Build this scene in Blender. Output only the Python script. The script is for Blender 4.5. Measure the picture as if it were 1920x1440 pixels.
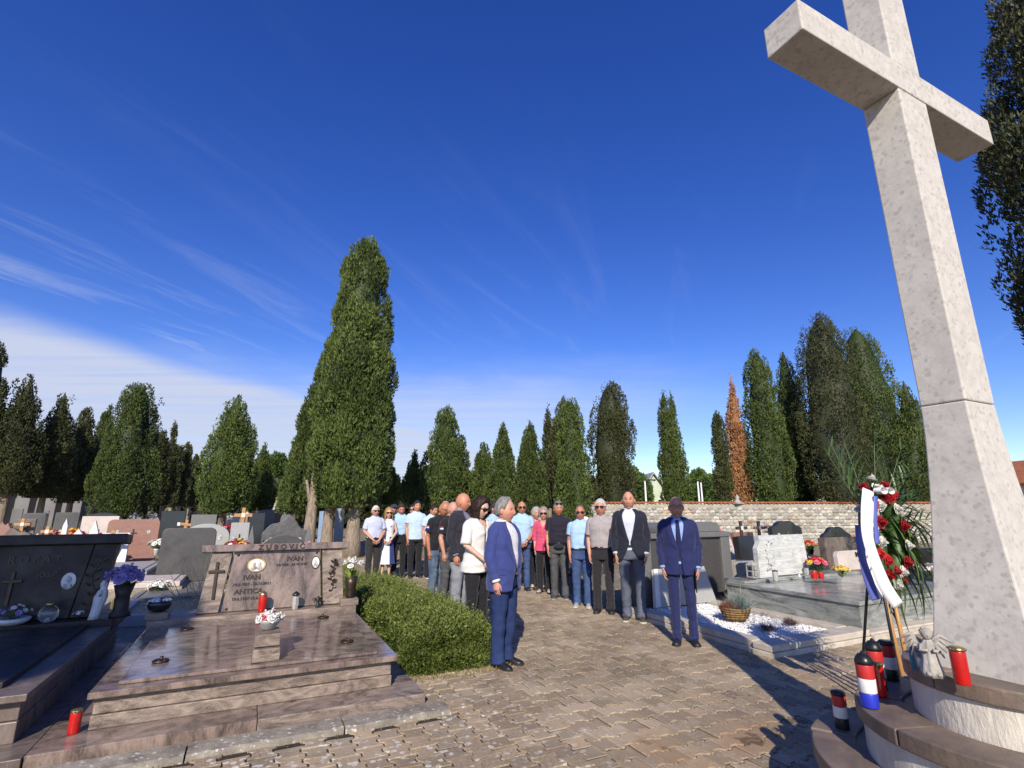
import bpy, bmesh, math, random
import numpy as np
from mathutils import Vector, Matrix, noise

# ------------------------------------------------------------------ camera, sky, sun, exposure
for o in list(bpy.data.objects):
    bpy.data.objects.remove(o)
scene = bpy.context.scene
COL = scene.collection
R = math.radians
CAMH = 1.62
PITCH = math.atan(235 / 960.0)
YAW = R(26)            # the cemetery grid is axis aligned; the camera looks 26 deg to the right of +Y
cam_d = bpy.data.cameras.new('camera')
cam_d.lens = 18.0
cam_d.sensor_width = 36.0
cam_d.clip_start = 0.05
cam_d.clip_end = 3000
cam = bpy.data.objects.new('camera', cam_d)
cam.location = (0, 0, CAMH)
cam.rotation_euler = (R(90) + PITCH, 0, -YAW)
COL.objects.link(cam)
scene.camera = cam

SUN_HEAD = R(28)       # heading the shadows run towards, clockwise from +Y
SUN_EL = R(31.5)
world = bpy.data.worlds.new('World')
scene.world = world
world.use_nodes = True
def build_world():
    nt = world.node_tree
    nt.nodes.clear()
    N = nt.nodes.new; Lk = nt.links.new
    out = N('ShaderNodeOutputWorld'); bg = N('ShaderNodeBackground')
    sky = N('ShaderNodeTexSky'); sky.sky_type = 'NISHITA'; sky.sun_disc = False
    sky.sun_elevation = SUN_EL; sky.sun_rotation = R(180) + SUN_HEAD
    sky.air_density = 1.0; sky.dust_density = 0.25; sky.ozone_density = 3.5; sky.altitude = 50
    tc = N('ShaderNodeTexCoord')
    sep = N('ShaderNodeSeparateXYZ'); Lk(tc.outputs['Generated'], sep.inputs[0])
    def math_(op, a, b=None, c=None, clamp=False):
        m = N('ShaderNodeMath'); m.operation = op; m.use_clamp = clamp
        for i, v in enumerate((a, b, c)):
            if v is None: continue
            if isinstance(v, (int, float)): m.inputs[i].default_value = v
            else: Lk(v, m.inputs[i])
        return m.outputs[0]
    # a thin cirrus sheet on a level plane high above the ground
    z = math_('MAXIMUM', sep.outputs[2], 0.02)
    px = math_('DIVIDE', sep.outputs[0], z); py = math_('DIVIDE', sep.outputs[1], z)
    ca, sa = math.cos(YAW), math.sin(YAW)
    rx = math_('SUBTRACT', math_('MULTIPLY', px, ca), math_('MULTIPLY', py, sa))   # metres-like, to the right
    fy = math_('ADD', math_('MULTIPLY', px, sa), math_('MULTIPLY', py, ca))        # forward
    comb = N('ShaderNodeCombineXYZ'); Lk(rx, comb.inputs[0]); Lk(fy, comb.inputs[1])
    xs = math_('SUBTRACT', rx, math_('MULTIPLY', fy, .379))                        # across the cloud streets
    comb2 = N('ShaderNodeCombineXYZ'); Lk(xs, comb2.inputs[0]); Lk(fy, comb2.inputs[1])
    def tex(scale, rot, sc, detail=6, rough=.6, dist=.4):
        mp = N('ShaderNodeMapping'); mp.inputs['Scale'].default_value = sc
        Lk((comb2 if rot else comb).outputs[0], mp.inputs[0])
        n = N('ShaderNodeTexNoise'); n.inputs['Scale'].default_value = scale; n.inputs['Detail'].default_value = detail
        n.inputs['Roughness'].default_value = rough; n.inputs['Distortion'].default_value = dist
        Lk(mp.outputs[0], n.inputs['Vector']); return n.outputs['Fac']
    def ramp(v, a, b):
        m = N('ShaderNodeMapRange'); m.interpolation_type = 'SMOOTHSTEP'
        m.inputs[1].default_value = a; m.inputs[2].default_value = b; Lk(v, m.inputs[0]); return m.outputs[0]
    warp = tex(.55, 0, (1, .5, 1), 5)
    rxw = math_('ADD', xs, math_('MULTIPLY', math_('SUBTRACT', warp, .5), .9))
    bank = ramp(rxw, -3.25, -4.05)
    fyw = math_('ADD', fy, math_('MULTIPLY', math_('SUBTRACT', warp, .5), 3.0))
    veil = math_('MULTIPLY', ramp(fyw, 2.9, 5.2), ramp(rx, 3.2, -.6))
    st = tex(1.3, 1, (2.4, .42, 1), 9, .66, 1.1)
    st2 = tex(1.3, 0, (.30, 2.4, 1), 7, .62, .7)
    streak = math_('MULTIPLY', ramp(st, .50, .80), math_('ADD', .09, math_('MULTIPLY', ramp(xs, -1.6, -3.2), .34)))
    fine = ramp(st2, .30, .66)
    sheet = math_('MULTIPLY', math_('MAXIMUM', bank, math_('MULTIPLY', veil, .72)), math_('ADD', .68, math_('MULTIPLY', fine, .32)))
    near = math_('MULTIPLY', streak, ramp(fyw, .6, 2.2))
    dens = math_('MINIMUM', math_('MAXIMUM', sheet, near), .93)
    up = ramp(sep.outputs[2], -.01, .03)
    dens = math_('MULTIPLY', dens, up)
    hs = N('ShaderNodeHueSaturation'); hs.inputs['Saturation'].default_value = 1.30; hs.inputs['Hue'].default_value = .526; hs.inputs['Value'].default_value = 1.48; Lk(sky.outputs[0], hs.inputs['Color'])
    mix = N('ShaderNodeMix'); mix.data_type = 'RGBA'
    Lk(dens, mix.inputs[0]); Lk(hs.outputs[0], mix.inputs[6])
    mix.inputs[7].default_value = (5.6, 6.1, 7.6, 1)
    Lk(mix.outputs[2], bg.inputs[0]); bg.inputs[1].default_value = .095
    Lk(bg.outputs[0], out.inputs[0])
build_world()

sun_d = bpy.data.lights.new('sun', 'SUN')
sun_d.energy = 5.0
sun_d.angle = R(.53)
sun_d.color = (1.0, .91, .76)
sun = bpy.data.objects.new('sun', sun_d)
sun.rotation_euler = Vector((math.sin(SUN_HEAD) * math.cos(SUN_EL), math.cos(SUN_HEAD) * math.cos(SUN_EL), -math.sin(SUN_EL))).to_track_quat('-Z', 'Y').to_euler()
sun.location = (-10, -20, 30)
COL.objects.link(sun)
scene.view_settings.view_transform = 'Standard'
scene.view_settings.look = 'None'
scene.view_settings.exposure = .22
scene.view_settings.gamma = 1
scene.view_settings.use_curve_mapping = False
scene.render.engine = 'CYCLES'
scene.cycles.max_bounces = 6
scene.cycles.transparent_max_bounces = 6
scene.render.resolution_x = 1024
scene.render.resolution_y = 768

# ------------------------------------------------------------------ photograph pixel -> place on the grid
def ray(u, v):
    a = (u - 960) / 960.; b = (720 - v) / 960.
    f = math.cos(PITCH) - b * math.sin(PITCH); z = math.sin(PITCH) + b * math.cos(PITCH)
    return (a * math.cos(YAW) + f * math.sin(YAW), -a * math.sin(YAW) + f * math.cos(YAW), z)
def at(u, v, z=0.):
    r = ray(u, v); t = (z - CAMH) / r[2]
    return Vector((r[0] * t, r[1] * t, z))
def dep(u, v, d):
    r = ray(u, v); f = r[0] * math.sin(YAW) + r[1] * math.cos(YAW); t = d / f
    return Vector((r[0] * t, r[1] * t, CAMH + r[2] * t))
def onY(u, v, Y):
    r = ray(u, v); t = Y / r[1]
    return r[0] * t, CAMH + r[2] * t

# ------------------------------------------------------------------ mesh helpers
class MB:
    def __init__(s):
        s.v = []; s.f = []; s.c = []      # c: optional per-vertex tint
    def add(s, verts, faces, col=None):
        o = len(s.v)
        s.v.extend([tuple(p) for p in verts])
        s.f.extend([tuple(i + o for i in f) for f in faces])
        s.c.extend([col if col is not None else (1, 1, 1)] * len(verts))
        return s
    def box(s, c, d, rz=0., rx=0., ry=0., col=None, taper=1.):
        x, y, z = d[0] / 2, d[1] / 2, d[2] / 2
        M = Matrix.Translation(Vector(c)) @ Matrix.Rotation(rz, 4, 'Z') @ Matrix.Rotation(ry, 4, 'Y') @ Matrix.Rotation(rx, 4, 'X')
        P = [(-x, -y, -z), (x, -y, -z), (x, y, -z), (-x, y, -z), (-x * taper, -y * taper, z), (x * taper, -y * taper, z), (x * taper, y * taper, z), (-x * taper, y * taper, z)]
        return s.add([M @ Vector(p) for p in P], [(0, 3, 2, 1), (4, 5, 6, 7), (0, 1, 5, 4), (1, 2, 6, 5), (2, 3, 7, 6), (3, 0, 4, 7)], col)
    def grid(s, G, wrap=True, cap0=False, cap1=False, col=None):
        m, n = len(G), len(G[0]); V = [p for r in G for p in r]; F = []
        for i in range(m - 1):
            for j in range(n if wrap else n - 1):
                k = (j + 1) % n
                F.append((i * n + j, i * n + k, (i + 1) * n + k, (i + 1) * n + j))
        if cap0: F.append(tuple(reversed(range(n))))
        if cap1: F.append(tuple((m - 1) * n + j for j in range(n)))
        return s.add(V, F, col)
    def tube(s, pts, rad, n=8, caps=True, col=None, flat=1.):
        pts = [Vector(p) for p in pts]; G = []
        if not hasattr(rad, '__len__'): rad = [rad] * len(pts)
        for i, p in enumerate(pts):
            t = (pts[min(i + 1, len(pts) - 1)] - pts[max(i - 1, 0)]).normalized()
            ref = Vector((0, 1, 0)) if abs(t.y) < .9 else Vector((1, 0, 0))
            u = t.cross(ref).normalized(); w = t.cross(u)
            G.append([p + (u * math.cos(2 * math.pi * j / n) + w * math.sin(2 * math.pi * j / n) * flat) * rad[i] for j in range(n)])
        return s.grid(G, True, caps, caps, col)
    def lathe(s, prof, n=24, c=(0, 0, 0), caps=True, col=None, sx=1., sy=1.):
        G = [[(c[0] + r * math.cos(2 * math.pi * j / n) * sx, c[1] + r * math.sin(2 * math.pi * j / n) * sy, c[2] + z) for j in range(n)] for r, z in prof]
        return s.grid(G, True, caps, caps, col)
    def prism(s, out, y0, y1, col=None):
        # outline in XZ extruded along Y
        n = len(out); V = [(x, y0, z) for x, z in out] + [(x, y1, z) for x, z in out]
        F = [tuple(range(n)), tuple(reversed(range(n, 2 * n)))] + [(j, j + n, (j + 1) % n + n, (j + 1) % n) for j in range(n)]
        return s.add(V, F, col)
    def ball(s, c, r, n=8, m=6, sc=(1, 1, 1), col=None):
        G = []
        for i in range(m + 1):
            th = -math.pi / 2 + math.pi * i / m
            rr = max(math.cos(th), .02)
            G.append([(c[0] + r * sc[0] * rr * math.cos(2 * math.pi * j / n), c[1] + r * sc[1] * rr * math.sin(2 * math.pi * j / n), c[2] + r * sc[2] * math.sin(th)) for j in range(n)])
        return s.grid(G, True, True, True, col)
    def mesh(s, name, mat, smooth=False, fixn=True):
        me = bpy.data.meshes.new(name)
        me.from_pydata(s.v, [], s.f)
        if any(c != (1, 1, 1) for c in s.c):
            a = me.color_attributes.new('tint', 'FLOAT_COLOR', 'POINT')
            a.data.foreach_set('color', [x for c in s.c for x in (c[0], c[1], c[2], 1.)])
        if fixn:
            b = bmesh.new(); b.from_mesh(me); bmesh.ops.recalc_face_normals(b, faces=b.faces); b.to_mesh(me); b.free()
        if smooth:
            me.polygons.foreach_set('use_smooth', [True] * len(me.polygons))
        if mat: me.materials.append(mat)
        me.update()
        return me
    def build(s, name, mat, parent=None, smooth=False, loc=None, bevel=0., fixn=True, rot=None, kind=None):
        return link(name, s.mesh(name, mat, smooth, fixn), parent, loc, bevel, rot, kind)

def link(name, me, parent=None, loc=None, bevel=0., rot=None, kind=None):
    o = bpy.data.objects.new(name, me); COL.objects.link(o)
    if parent is not None: o.parent = parent
    if loc is not None: o.location = loc
    if rot is not None: o.rotation_euler = rot
    if bevel:
        b = o.modifiers.new('bevel', 'BEVEL'); b.width = bevel; b.segments = 2; b.limit_method = 'ANGLE'; b.angle_limit = R(40)
    if kind: o['kind'] = kind
    return o
def thing(name, label, cat, loc=(0, 0, 0), rz=0., group=None):
    o = bpy.data.objects.new(name, None); COL.objects.link(o)
    o.empty_display_size = .1
    o.location = loc; o.rotation_euler = (0, 0, rz)
    o['label'] = label; o['category'] = cat
    if group: o['group'] = group
    return o
def tag(o, label, cat, group=None):
    o['label'] = label; o['category'] = cat
    if group: o['group'] = group
    return o
def text_obj(name, body, size, mat, parent, loc, rot=(R(90), 0, 0), extrude=.003, align='CENTER', bold=0.):
    cu = bpy.data.curves.new(name, 'FONT'); cu.body = body; cu.size = size; cu.extrude = extrude; cu.align_x = align; cu.offset = bold
    cu.resolution_u = 3
    t = bpy.data.objects.new(name, cu); COL.objects.link(t)
    bpy.context.view_layer.update()
    me = bpy.data.meshes.new_from_object(t.evaluated_get(bpy.context.evaluated_depsgraph_get()))
    bpy.data.objects.remove(t); me.materials.clear(); me.materials.append(mat)
    return link(name, me, parent, loc, 0, rot)

# ------------------------------------------------------------------ materials
MATS = {}
def mat(name, c1, c2=None, scale=8., rough=.6, bump=0., bscale=None, spec=.5, kind='noise', coord='Object', speck=None, dist=1.5, tint=False, objvar=0., metal=0., trans=0., coat=0., dirt=None, stretch=None, lo=.35, hi=.65, sheen=0., sss=0.):
    if name in MATS: return MATS[name]
    m = bpy.data.materials.new(name); m.use_nodes = True; nt = m.node_tree; N = nt.nodes.new; Lk = nt.links.new
    bs = nt.nodes['Principled BSDF']
    bs.inputs['Roughness'].default_value = rough; bs.inputs['Specular IOR Level'].default_value = spec
    bs.inputs['Metallic'].default_value = metal; bs.inputs['Transmission Weight'].default_value = trans; bs.inputs['Coat Weight'].default_value = coat
    bs.inputs['Sheen Weight'].default_value = sheen
    if sss: bs.inputs['Subsurface Weight'].default_value = sss; bs.inputs['Subsurface Radius'].default_value = (.012, .005, .003); bs.inputs['Subsurface Scale'].default_value = 1.
    if coord == 'World':
        g = N('ShaderNodeNewGeometry'); vec = g.outputs['Position']
    else:
        tc = N('ShaderNodeTexCoord'); vec = tc.outputs[coord]
    if stretch:
        mp = N('ShaderNodeMapping'); mp.inputs['Scale'].default_value = stretch[:3]
        if len(stretch) > 3: mp.inputs['Rotation'].default_value = tuple(R(a) for a in stretch[3:6])
        Lk(vec, mp.inputs[0]); vec = mp.outputs[0]
    def nz(sc, det=6, ro=.6, di=0.):
        n = N('ShaderNodeTexNoise'); n.inputs['Scale'].default_value = sc; n.inputs['Detail'].default_value = det
        n.inputs['Roughness'].default_value = ro; n.inputs['Distortion'].default_value = di; Lk(vec, n.inputs['Vector']); return n
    def mr(v, a, b):
        k = N('ShaderNodeMapRange'); k.inputs[1].default_value = a; k.inputs[2].default_value = b; Lk(v, k.inputs[0]); return k.outputs[0]
    def mixc(f, a, b, mode='MIX'):
        x = N('ShaderNodeMix'); x.data_type = 'RGBA'; x.blend_type = mode
        for idx, val in ((0, f), (6, a), (7, b)):
            if isinstance(val, tuple): x.inputs[idx].default_value = (*val[:3], 1)
            elif isinstance(val, (int, float)): x.inputs[idx].default_value = val
            else: Lk(val, x.inputs[idx])
        return x.outputs[2]
    if c2 is None: c2 = tuple(x * .82 for x in c1)
    if kind == 'vein':
        w = N('ShaderNodeTexWave'); w.inputs['Scale'].default_value = scale; w.inputs['Distortion'].default_value = dist; w.inputs['Detail'].default_value = 5
        w.inputs['Detail Scale'].default_value = 1.3; w.inputs['Detail Roughness'].default_value = .65; Lk(vec, w.inputs['Vector'])
        n0 = nz(scale * 9, 8, .7); f = N('ShaderNodeMath'); f.operation = 'MULTIPLY_ADD'; Lk(w.outputs['Fac'], f.inputs[0]); f.inputs[1].default_value = .55
        h = N('ShaderNodeMath'); h.operation = 'MULTIPLY'; Lk(n0.outputs['Fac'], h.inputs[0]); h.inputs[1].default_value = .45; Lk(h.outputs[0], f.inputs[2])
        fac = mr(f.outputs[0], lo - .1, hi + .1)
    elif kind == 'swirl':
        n0 = nz(scale, 9, .62, dist); n1 = nz(scale * 22, 5, .7)
        f = N('ShaderNodeMath'); f.operation = 'MULTIPLY_ADD'; Lk(n0.outputs['Fac'], f.inputs[0]); f.inputs[1].default_value = .72
        h = N('ShaderNodeMath'); h.operation = 'MULTIPLY'; Lk(n1.outputs['Fac'], h.inputs[0]); h.inputs[1].default_value = .28; Lk(h.outputs[0], f.inputs[2])
        fac = mr(f.outputs[0], lo, hi)
    elif kind == 'flat':
        fac = 0.
    else:
        fac = mr(nz(scale, 8, .62, .2).outputs['Fac'], lo, hi)
    col = mixc(fac, tuple(c1), tuple(c2))
    if speck:                              # (colour, scale, threshold)
        sc, ss, th = speck
        v = N('ShaderNodeTexVoronoi'); v.inputs['Scale'].default_value = ss; Lk(vec, v.inputs['Vector'])
        n2 = nz(ss * .7, 3); lt = N('ShaderNodeMath'); lt.operation = 'MULTIPLY'; Lk(mr(v.outputs['Distance'], th, th * .6), lt.inputs[0]); Lk(mr(n2.outputs['Fac'], .48, .56), lt.inputs[1])
        col = mixc(lt.outputs[0], col, tuple(sc))
    if dirt:                               # (colour, scale, amount)
        dc, ds, da = dirt
        f = N('ShaderNodeMath'); f.operation = 'MULTIPLY'; Lk(mr(nz(ds, 5, .65).outputs['Fac'], .48, .68), f.inputs[0]); f.inputs[1].default_value = da
        col = mixc(f.outputs[0], col, tuple(dc))
    if tint:
        a = N('ShaderNodeAttribute'); a.attribute_name = 'tint'; col = mixc(1., col, a.outputs['Color'], 'MULTIPLY')
    if objvar:
        oi = N('ShaderNodeObjectInfo'); k = N('ShaderNodeMapRange'); Lk(oi.outputs['Random'], k.inputs[0]); k.inputs[3].default_value = 1 - objvar; k.inputs[4].default_value = 1 + objvar
        h = N('ShaderNodeVectorMath'); h.operation = 'SCALE'; Lk(col, h.inputs[0]); Lk(k.outputs[0], h.inputs['Scale']); col = h.outputs[0]
    if isinstance(col, tuple): bs.inputs['Base Color'].default_value = (*col, 1)
    else: Lk(col, bs.inputs['Base Color'])
    if bump:
        b = N('ShaderNodeBump'); b.inputs['Strength'].default_value = 1.; b.inputs['Distance'].default_value = bump
        Lk(nz(bscale or scale * 3, 8, .65).outputs['Fac'], b.inputs['Height']); Lk(b.outputs[0], bs.inputs['Normal'])
    if rough < .4 and kind != 'flat':      # worn polish
        k = N('ShaderNodeMapRange'); k.inputs[3].default_value = rough * .7; k.inputs[4].default_value = min(rough * 2.2, .7); k.inputs[1].default_value = .35; k.inputs[2].default_value = .75
        Lk(nz(3.1, 8, .7).outputs['Fac'], k.inputs[0]); Lk(k.outputs[0], bs.inputs['Roughness'])
    MATS[name] = m
    return m
def leafmat(name, c1, c2, rough=.55, transl=.25):
    m = bpy.data.materials.new(name); m.use_nodes = True; nt = m.node_tree; N = nt.nodes.new; Lk = nt.links.new
    bs = nt.nodes['Principled BSDF']; out = nt.nodes['Material Output']
    bs.inputs['Roughness'].default_value = rough; bs.inputs['Specular IOR Level'].default_value = .35
    a = N('ShaderNodeAttribute'); a.attribute_name = 'tint'
    oi = N('ShaderNodeObjectInfo')
    x = N('ShaderNodeMix'); x.data_type = 'RGBA'; x.inputs[6].default_value = (*c1, 1); x.inputs[7].default_value = (*c2, 1)
    Lk(a.outputs['Fac'], x.inputs[0])
    k = N('ShaderNodeMapRange'); Lk(oi.outputs['Random'], k.inputs[0]); k.inputs[3].default_value = .82; k.inputs[4].default_value = 1.18
    h = N('ShaderNodeVectorMath'); h.operation = 'SCALE'; Lk(x.outputs[2], h.inputs[0]); Lk(k.outputs[0], h.inputs['Scale'])
    Lk(h.outputs[0], bs.inputs['Base Color'])
    t = N('ShaderNodeBsdfTranslucent'); Lk(h.outputs[0], t.inputs[0])
    ms = N('ShaderNodeMixShader'); ms.inputs[0].default_value = transl; Lk(bs.outputs[0], ms.inputs[1]); Lk(t.outputs[0], ms.inputs[2]); Lk(ms.outputs[0], out.inputs[0])
    return m
rng = np.random.default_rng(7)
random.seed(7)
# ------------------------------------------------------------------ shared materials
G_ROSE = mat('rose_granite', (.285, .212, .175), (.058, .042, .036), 2.2, .10, kind='swirl', dist=1.6, stretch=(1.6, 2.2, .55, 0, 22, 12), coord='World', lo=.40, hi=.62)
G_ROSE2 = mat('rose_granite_rough', (.33, .258, .21), (.075, .055, .045), 3.2, .45, .004, 40, kind='swirl', dist=2.2, stretch=(.9, 1.6, 2.4, 0, 14, 0), coord='World', lo=.38, hi=.64)
G_DARKV = mat('dark_veined_granite', (.050, .041, .038), (.018, .015, .015), 2.6, .3, kind='swirl', dist=2.2, coord='World', spec=.22, lo=.4, hi=.68)
G_BROWN = mat('brown_granite', (.21, .165, .14), (.075, .058, .05), 2.4, .35, kind='swirl', dist=1.8, stretch=(1.4, 2, .8, 0, 20, 0), coord='World', spec=.4)
G_CHAR = mat('charcoal_granite', (.045, .043, .043), (.075, .07, .068), 90, .3, speck=((.16, .155, .15), 160, .35))
G_GREY = mat('grey_granite', (.17, .17, .165), (.10, .10, .10), 120, .4, speck=((.3, .3, .29), 140, .4))
G_BLACK = mat('black_granite', (.022, .022, .024), (.03, .03, .032), 60, .12)
G_RED = mat('red_granite', (.30, .155, .115), (.22, .11, .085), 14, .35, stretch=(1, 1, 4, 0, 30, 0))
G_LIGHT = mat('light_grey_granite', (.40, .40, .39), (.28, .28, .275), 60, .45, speck=((.16, .16, .16), 120, .3))
M_GREYW = mat('grey_white_marble', (.60, .60, .58), (.24, .26, .25), 2.6, .3, kind='swirl', dist=2.2, stretch=(.7, 1, 3.4, 0, 28, 0), lo=.42, hi=.70)
M_GREYG = mat('grey_green_marble', (.36, .37, .35), (.085, .098, .095), 2.0, .15, kind='swirl', dist=2.4, stretch=(.6, .6, 2.6, 20, 25, 0), coord='World', lo=.38, hi=.66)
M_WHITE = mat('white_marble', (.72, .71, .68), (.62, .61, .59), 5, .4)
M_PINKW = mat('pale_pink_stone', (.58, .50, .45), (.48, .41, .37), 6, .5, speck=((.3, .26, .24), 40, .25))
M_ROCK = mat('rough_grey_rock', (.30, .29, .275), (.17, .165, .16), 9, .85, .03, 14)
LIME = mat('limestone', (.57, .535, .485), (.46, .43, .39), 16, .75, .0012, 60, speck=((.405, .382, .348), 30, .50), lo=.40, hi=.70, dirt=((.43, .40, .36), 3.2, .45))
LIMEW = mat('rough_white_concrete', (.68, .63, .54), (.56, .50, .42), 6, .85, .012, 22, dirt=((.30, .21, .12), 2.4, .55), stretch=(1, 1, .45))
CAPST = mat('brown_cap_stone', (.21, .155, .115), (.12, .09, .07), 5, .5, .003, 50, dirt=((.10, .085, .075), 3, .6))
CONC = mat('mossy_concrete', (.34, .30, .235), (.22, .19, .15), 6, .9, .01, 30, speck=((.55, .52, .45), 26, .4), dirt=((.10, .085, .06), 4, .7), coord='World')
CREAM = mat('cream_stone_kerb', (.56, .50, .41), (.42, .37, .30), 7, .7, .004, 40, coord='World')
WOODL = mat('light_wood', (.50, .27, .10), (.38, .19, .07), 5, .5, stretch=(8, 8, 1))
WOODD = mat('dark_wood', (.075, .045, .03), (.045, .028, .02), 5, .6, stretch=(8, 8, 1))
WOODB = mat('brown_wood', (.25, .12, .06), (.16, .075, .04), 5, .6, stretch=(8, 8, 1))
BARK = mat('cypress_bark', (.36, .29, .22), (.18, .135, .10), 7, .95, .05, 9, stretch=(3, 3, .45))
BRONZE = mat('dark_bronze', (.07, .05, .035), (.045, .034, .025), 20, .4, metal=.6)
GOLD = mat('gold_metal', (.55, .40, .16), None, 20, .3, metal=.9)
PORC = mat('white_porcelain', (.75, .72, .68), None, 20, .25)
FACEP = mat('enamel_portrait', (.55, .46, .40), (.16, .14, .13), 22, .25)
FACEG = mat('grey_enamel_portrait', (.70, .70, .70), (.10, .10, .10), 26, .25)
REDP = mat('red_plastic', (.62, .015, .012), (.42, .01, .01), 9, .22, trans=.15, spec=.6)
REDD = mat('red_paper_band', (.50, .03, .03), None, 9, .4)
WHITEP = mat('white_plastic', (.75, .73, .70), None, 9, .35)
BLUEP = mat('blue_paper_band', (.02, .035, .48), None, 9, .35)
BLACKP = mat('black_plastic', (.012, .012, .013), None, 9, .35)
CLEARP = mat('frosted_glass', (.62, .62, .60), (.5, .5, .49), 9, .2, trans=.45)
TEAL = mat('teal_plastic', (.02, .13, .20), None, 9, .4)
PALEB = mat('pale_blue_plastic', (.36, .52, .66), None, 9, .3)
STATUE = mat('grey_cast_stone', (.42, .40, .36), (.28, .26, .235), 14, .8, .004, 50)
STATUEW = mat('pale_plaster', (.66, .66, .66), (.5, .5, .52), 14, .7)
LEAD = mat('dark_metal', (.05, .052, .055), None, 20, .35, metal=.7)
TERRA = mat('terracotta_tile', (.52, .18, .07), (.36, .12, .05), 4, .85, objvar=.1)
def petal(name, c): return mat(name, c, tuple(x * .8 for x in c), 30, .6, sss=.0)
P_WHITE = petal('white_petals', (.78, .76, .70)); P_RED = petal('red_petals', (.62, .02, .03)); P_PINK = petal('pink_petals', (.72, .16, .22))
P_LILAC = petal('lilac_petals', (.30, .23, .50)); P_YEL = petal('yellow_petals', (.75, .52, .06)); P_ORG = petal('orange_petals', (.72, .24, .05)); P_DRED = petal('dark_red_petals', (.40, .012, .02))
LEAFG = mat('green_leaves', (.06, .13, .03), (.035, .08, .02), 12, .45); LEAFL = mat('lime_leaves', (.35, .42, .10), (.24, .34, .06), 12, .45)
STEM = mat('plant_stems', (.10, .13, .04), None, 12, .6)

# ------------------------------------------------------------------ ground
ground_mat = mat('dry_earth', (.30, .235, .155), (.17, .125, .075), 1.2, .95, .03, 12, coord='World', speck=((.50, .46, .38), 9, .35), dirt=((.13, .14, .05), .7, .8))
g = MB(); S = 900
g.add([(-S, -S, -.03), (S, -S, -.03), (S, S, -.03), (-S, S, -.03)], [(0, 1, 2, 3)])
g.build('ground', ground_mat, kind='structure')

def paver_material():
    m = bpy.data.materials.new('concrete_paver'); m.use_nodes = True; nt = m.node_tree; N = nt.nodes.new; Lk = nt.links.new
    bs = nt.nodes['Principled BSDF']; bs.inputs['Roughness'].default_value = .88; bs.inputs['Specular IOR Level'].default_value = .3
    geo = N('ShaderNodeNewGeometry'); pos = geo.outputs['Position']
    def nz(sc, det=6, ro=.6):
        n = N('ShaderNodeTexNoise'); n.inputs['Scale'].default_value = sc; n.inputs['Detail'].default_value = det; n.inputs['Roughness'].default_value = ro; Lk(pos, n.inputs['Vector']); return n.outputs['Fac']
    def mr(v, a, b, c=0., d=1.):
        k = N('ShaderNodeMapRange'); k.interpolation_type = 'SMOOTHSTEP'; k.inputs[1].default_value = a; k.inputs[2].default_value = b; k.inputs[3].default_value = c; k.inputs[4].default_value = d; Lk(v, k.inputs[0]); return k.outputs[0]
    def mul(a, b, op='MULTIPLY'):
        k = N('ShaderNodeMath'); k.operation = op
        for i, v in enumerate((a, b)):
            if isinstance(v, (int, float)): k.inputs[i].default_value = v
            else: Lk(v, k.inputs[i])
        return k.outputs[0]
    def mix(f, a, b, mode='MIX'):
        x = N('ShaderNodeMix'); x.data_type = 'RGBA'; x.blend_type = mode
        for i, v in ((0, f), (6, a), (7, b)):
            if isinstance(v, tuple): x.inputs[i].default_value = (*v, 1)
            elif isinstance(v, (int, float)): x.inputs[i].default_value = v
            else: Lk(v, x.inputs[i])
        return x.outputs[2]
    col = mix(mr(nz(.9, 6), .35, .65), (.375, .290, .190), (.245, .188, .122))
    col = mix(mr(nz(38, 6, .7), .4, .8), col, (.46, .37, .27))
    a = N('ShaderNodeAttribute'); a.attribute_name = 'tint'; col = mix(1., col, a.outputs['Color'], 'MULTIPLY')
    sep = N('ShaderNodeSeparateXYZ'); Lk(pos, sep.inputs[0])
    # lichen: pale crusty spots, thick on the little-trodden side towards the tombs
    vo = N('ShaderNodeTexVoronoi'); vo.inputs['Scale'].default_value = 17; vo.inputs['Randomness'].default_value = 1; Lk(pos, vo.inputs['Vector'])
    spot = mul(mr(vo.outputs['Distance'], .42, .30), mr(nz(8, 4), .46, .56))
    side = mr(sep.outputs[0], 2.9, 1.4, .22, 1.)
    col = mix(mul(spot, side), col, (.58, .54, .46))
    # trodden earth stains by the monument
    st = mul(mr(sep.outputs[1], 3.75, 2.9), mr(sep.outputs[0], 1.9, 2.7))
    earth = mul(st, mr(nz(2.1, 5, .62), .42, .58))
    col = mix(mul(earth, .75), col, (.34, .22, .125))
    wet = mul(st, mr(nz(3.4, 4, .55), .60, .66)); col = mix(mul(wet, .8), col, (.085, .058, .038))
    # pale worn drift of sand along the middle of the path
    sand = mul(mr(nz(1.3, 5), .5, .66), mr(sep.outputs[1], 3.2, 4.6)); col = mix(mul(sand, .4), col, (.50, .41, .30))
    Lk(col, bs.inputs['Base Color'])
    b = N('ShaderNodeBump'); b.inputs['Distance'].default_value = .006; Lk(nz(75, 8, .7), b.inputs['Height']); Lk(b.outputs[0], bs.inputs['Normal'])
    return m
PAVER = paver_material()
def in_frame(x, y, m=60):
    a = x * math.cos(YAW) - y * math.sin(YAW); f = x * math.sin(YAW) + y * math.cos(YAW); z = -CAMH
    w = f * math.cos(PITCH) + z * math.sin(PITCH); b = -f * math.sin(PITCH) + z * math.cos(PITCH)
    if w < .3: return None
    u, v = 960 + 960 * a / w, 720 - 960 * b / w
    return (w if (-m < u < 1920 + m and v < 1440 + m) else None)
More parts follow.
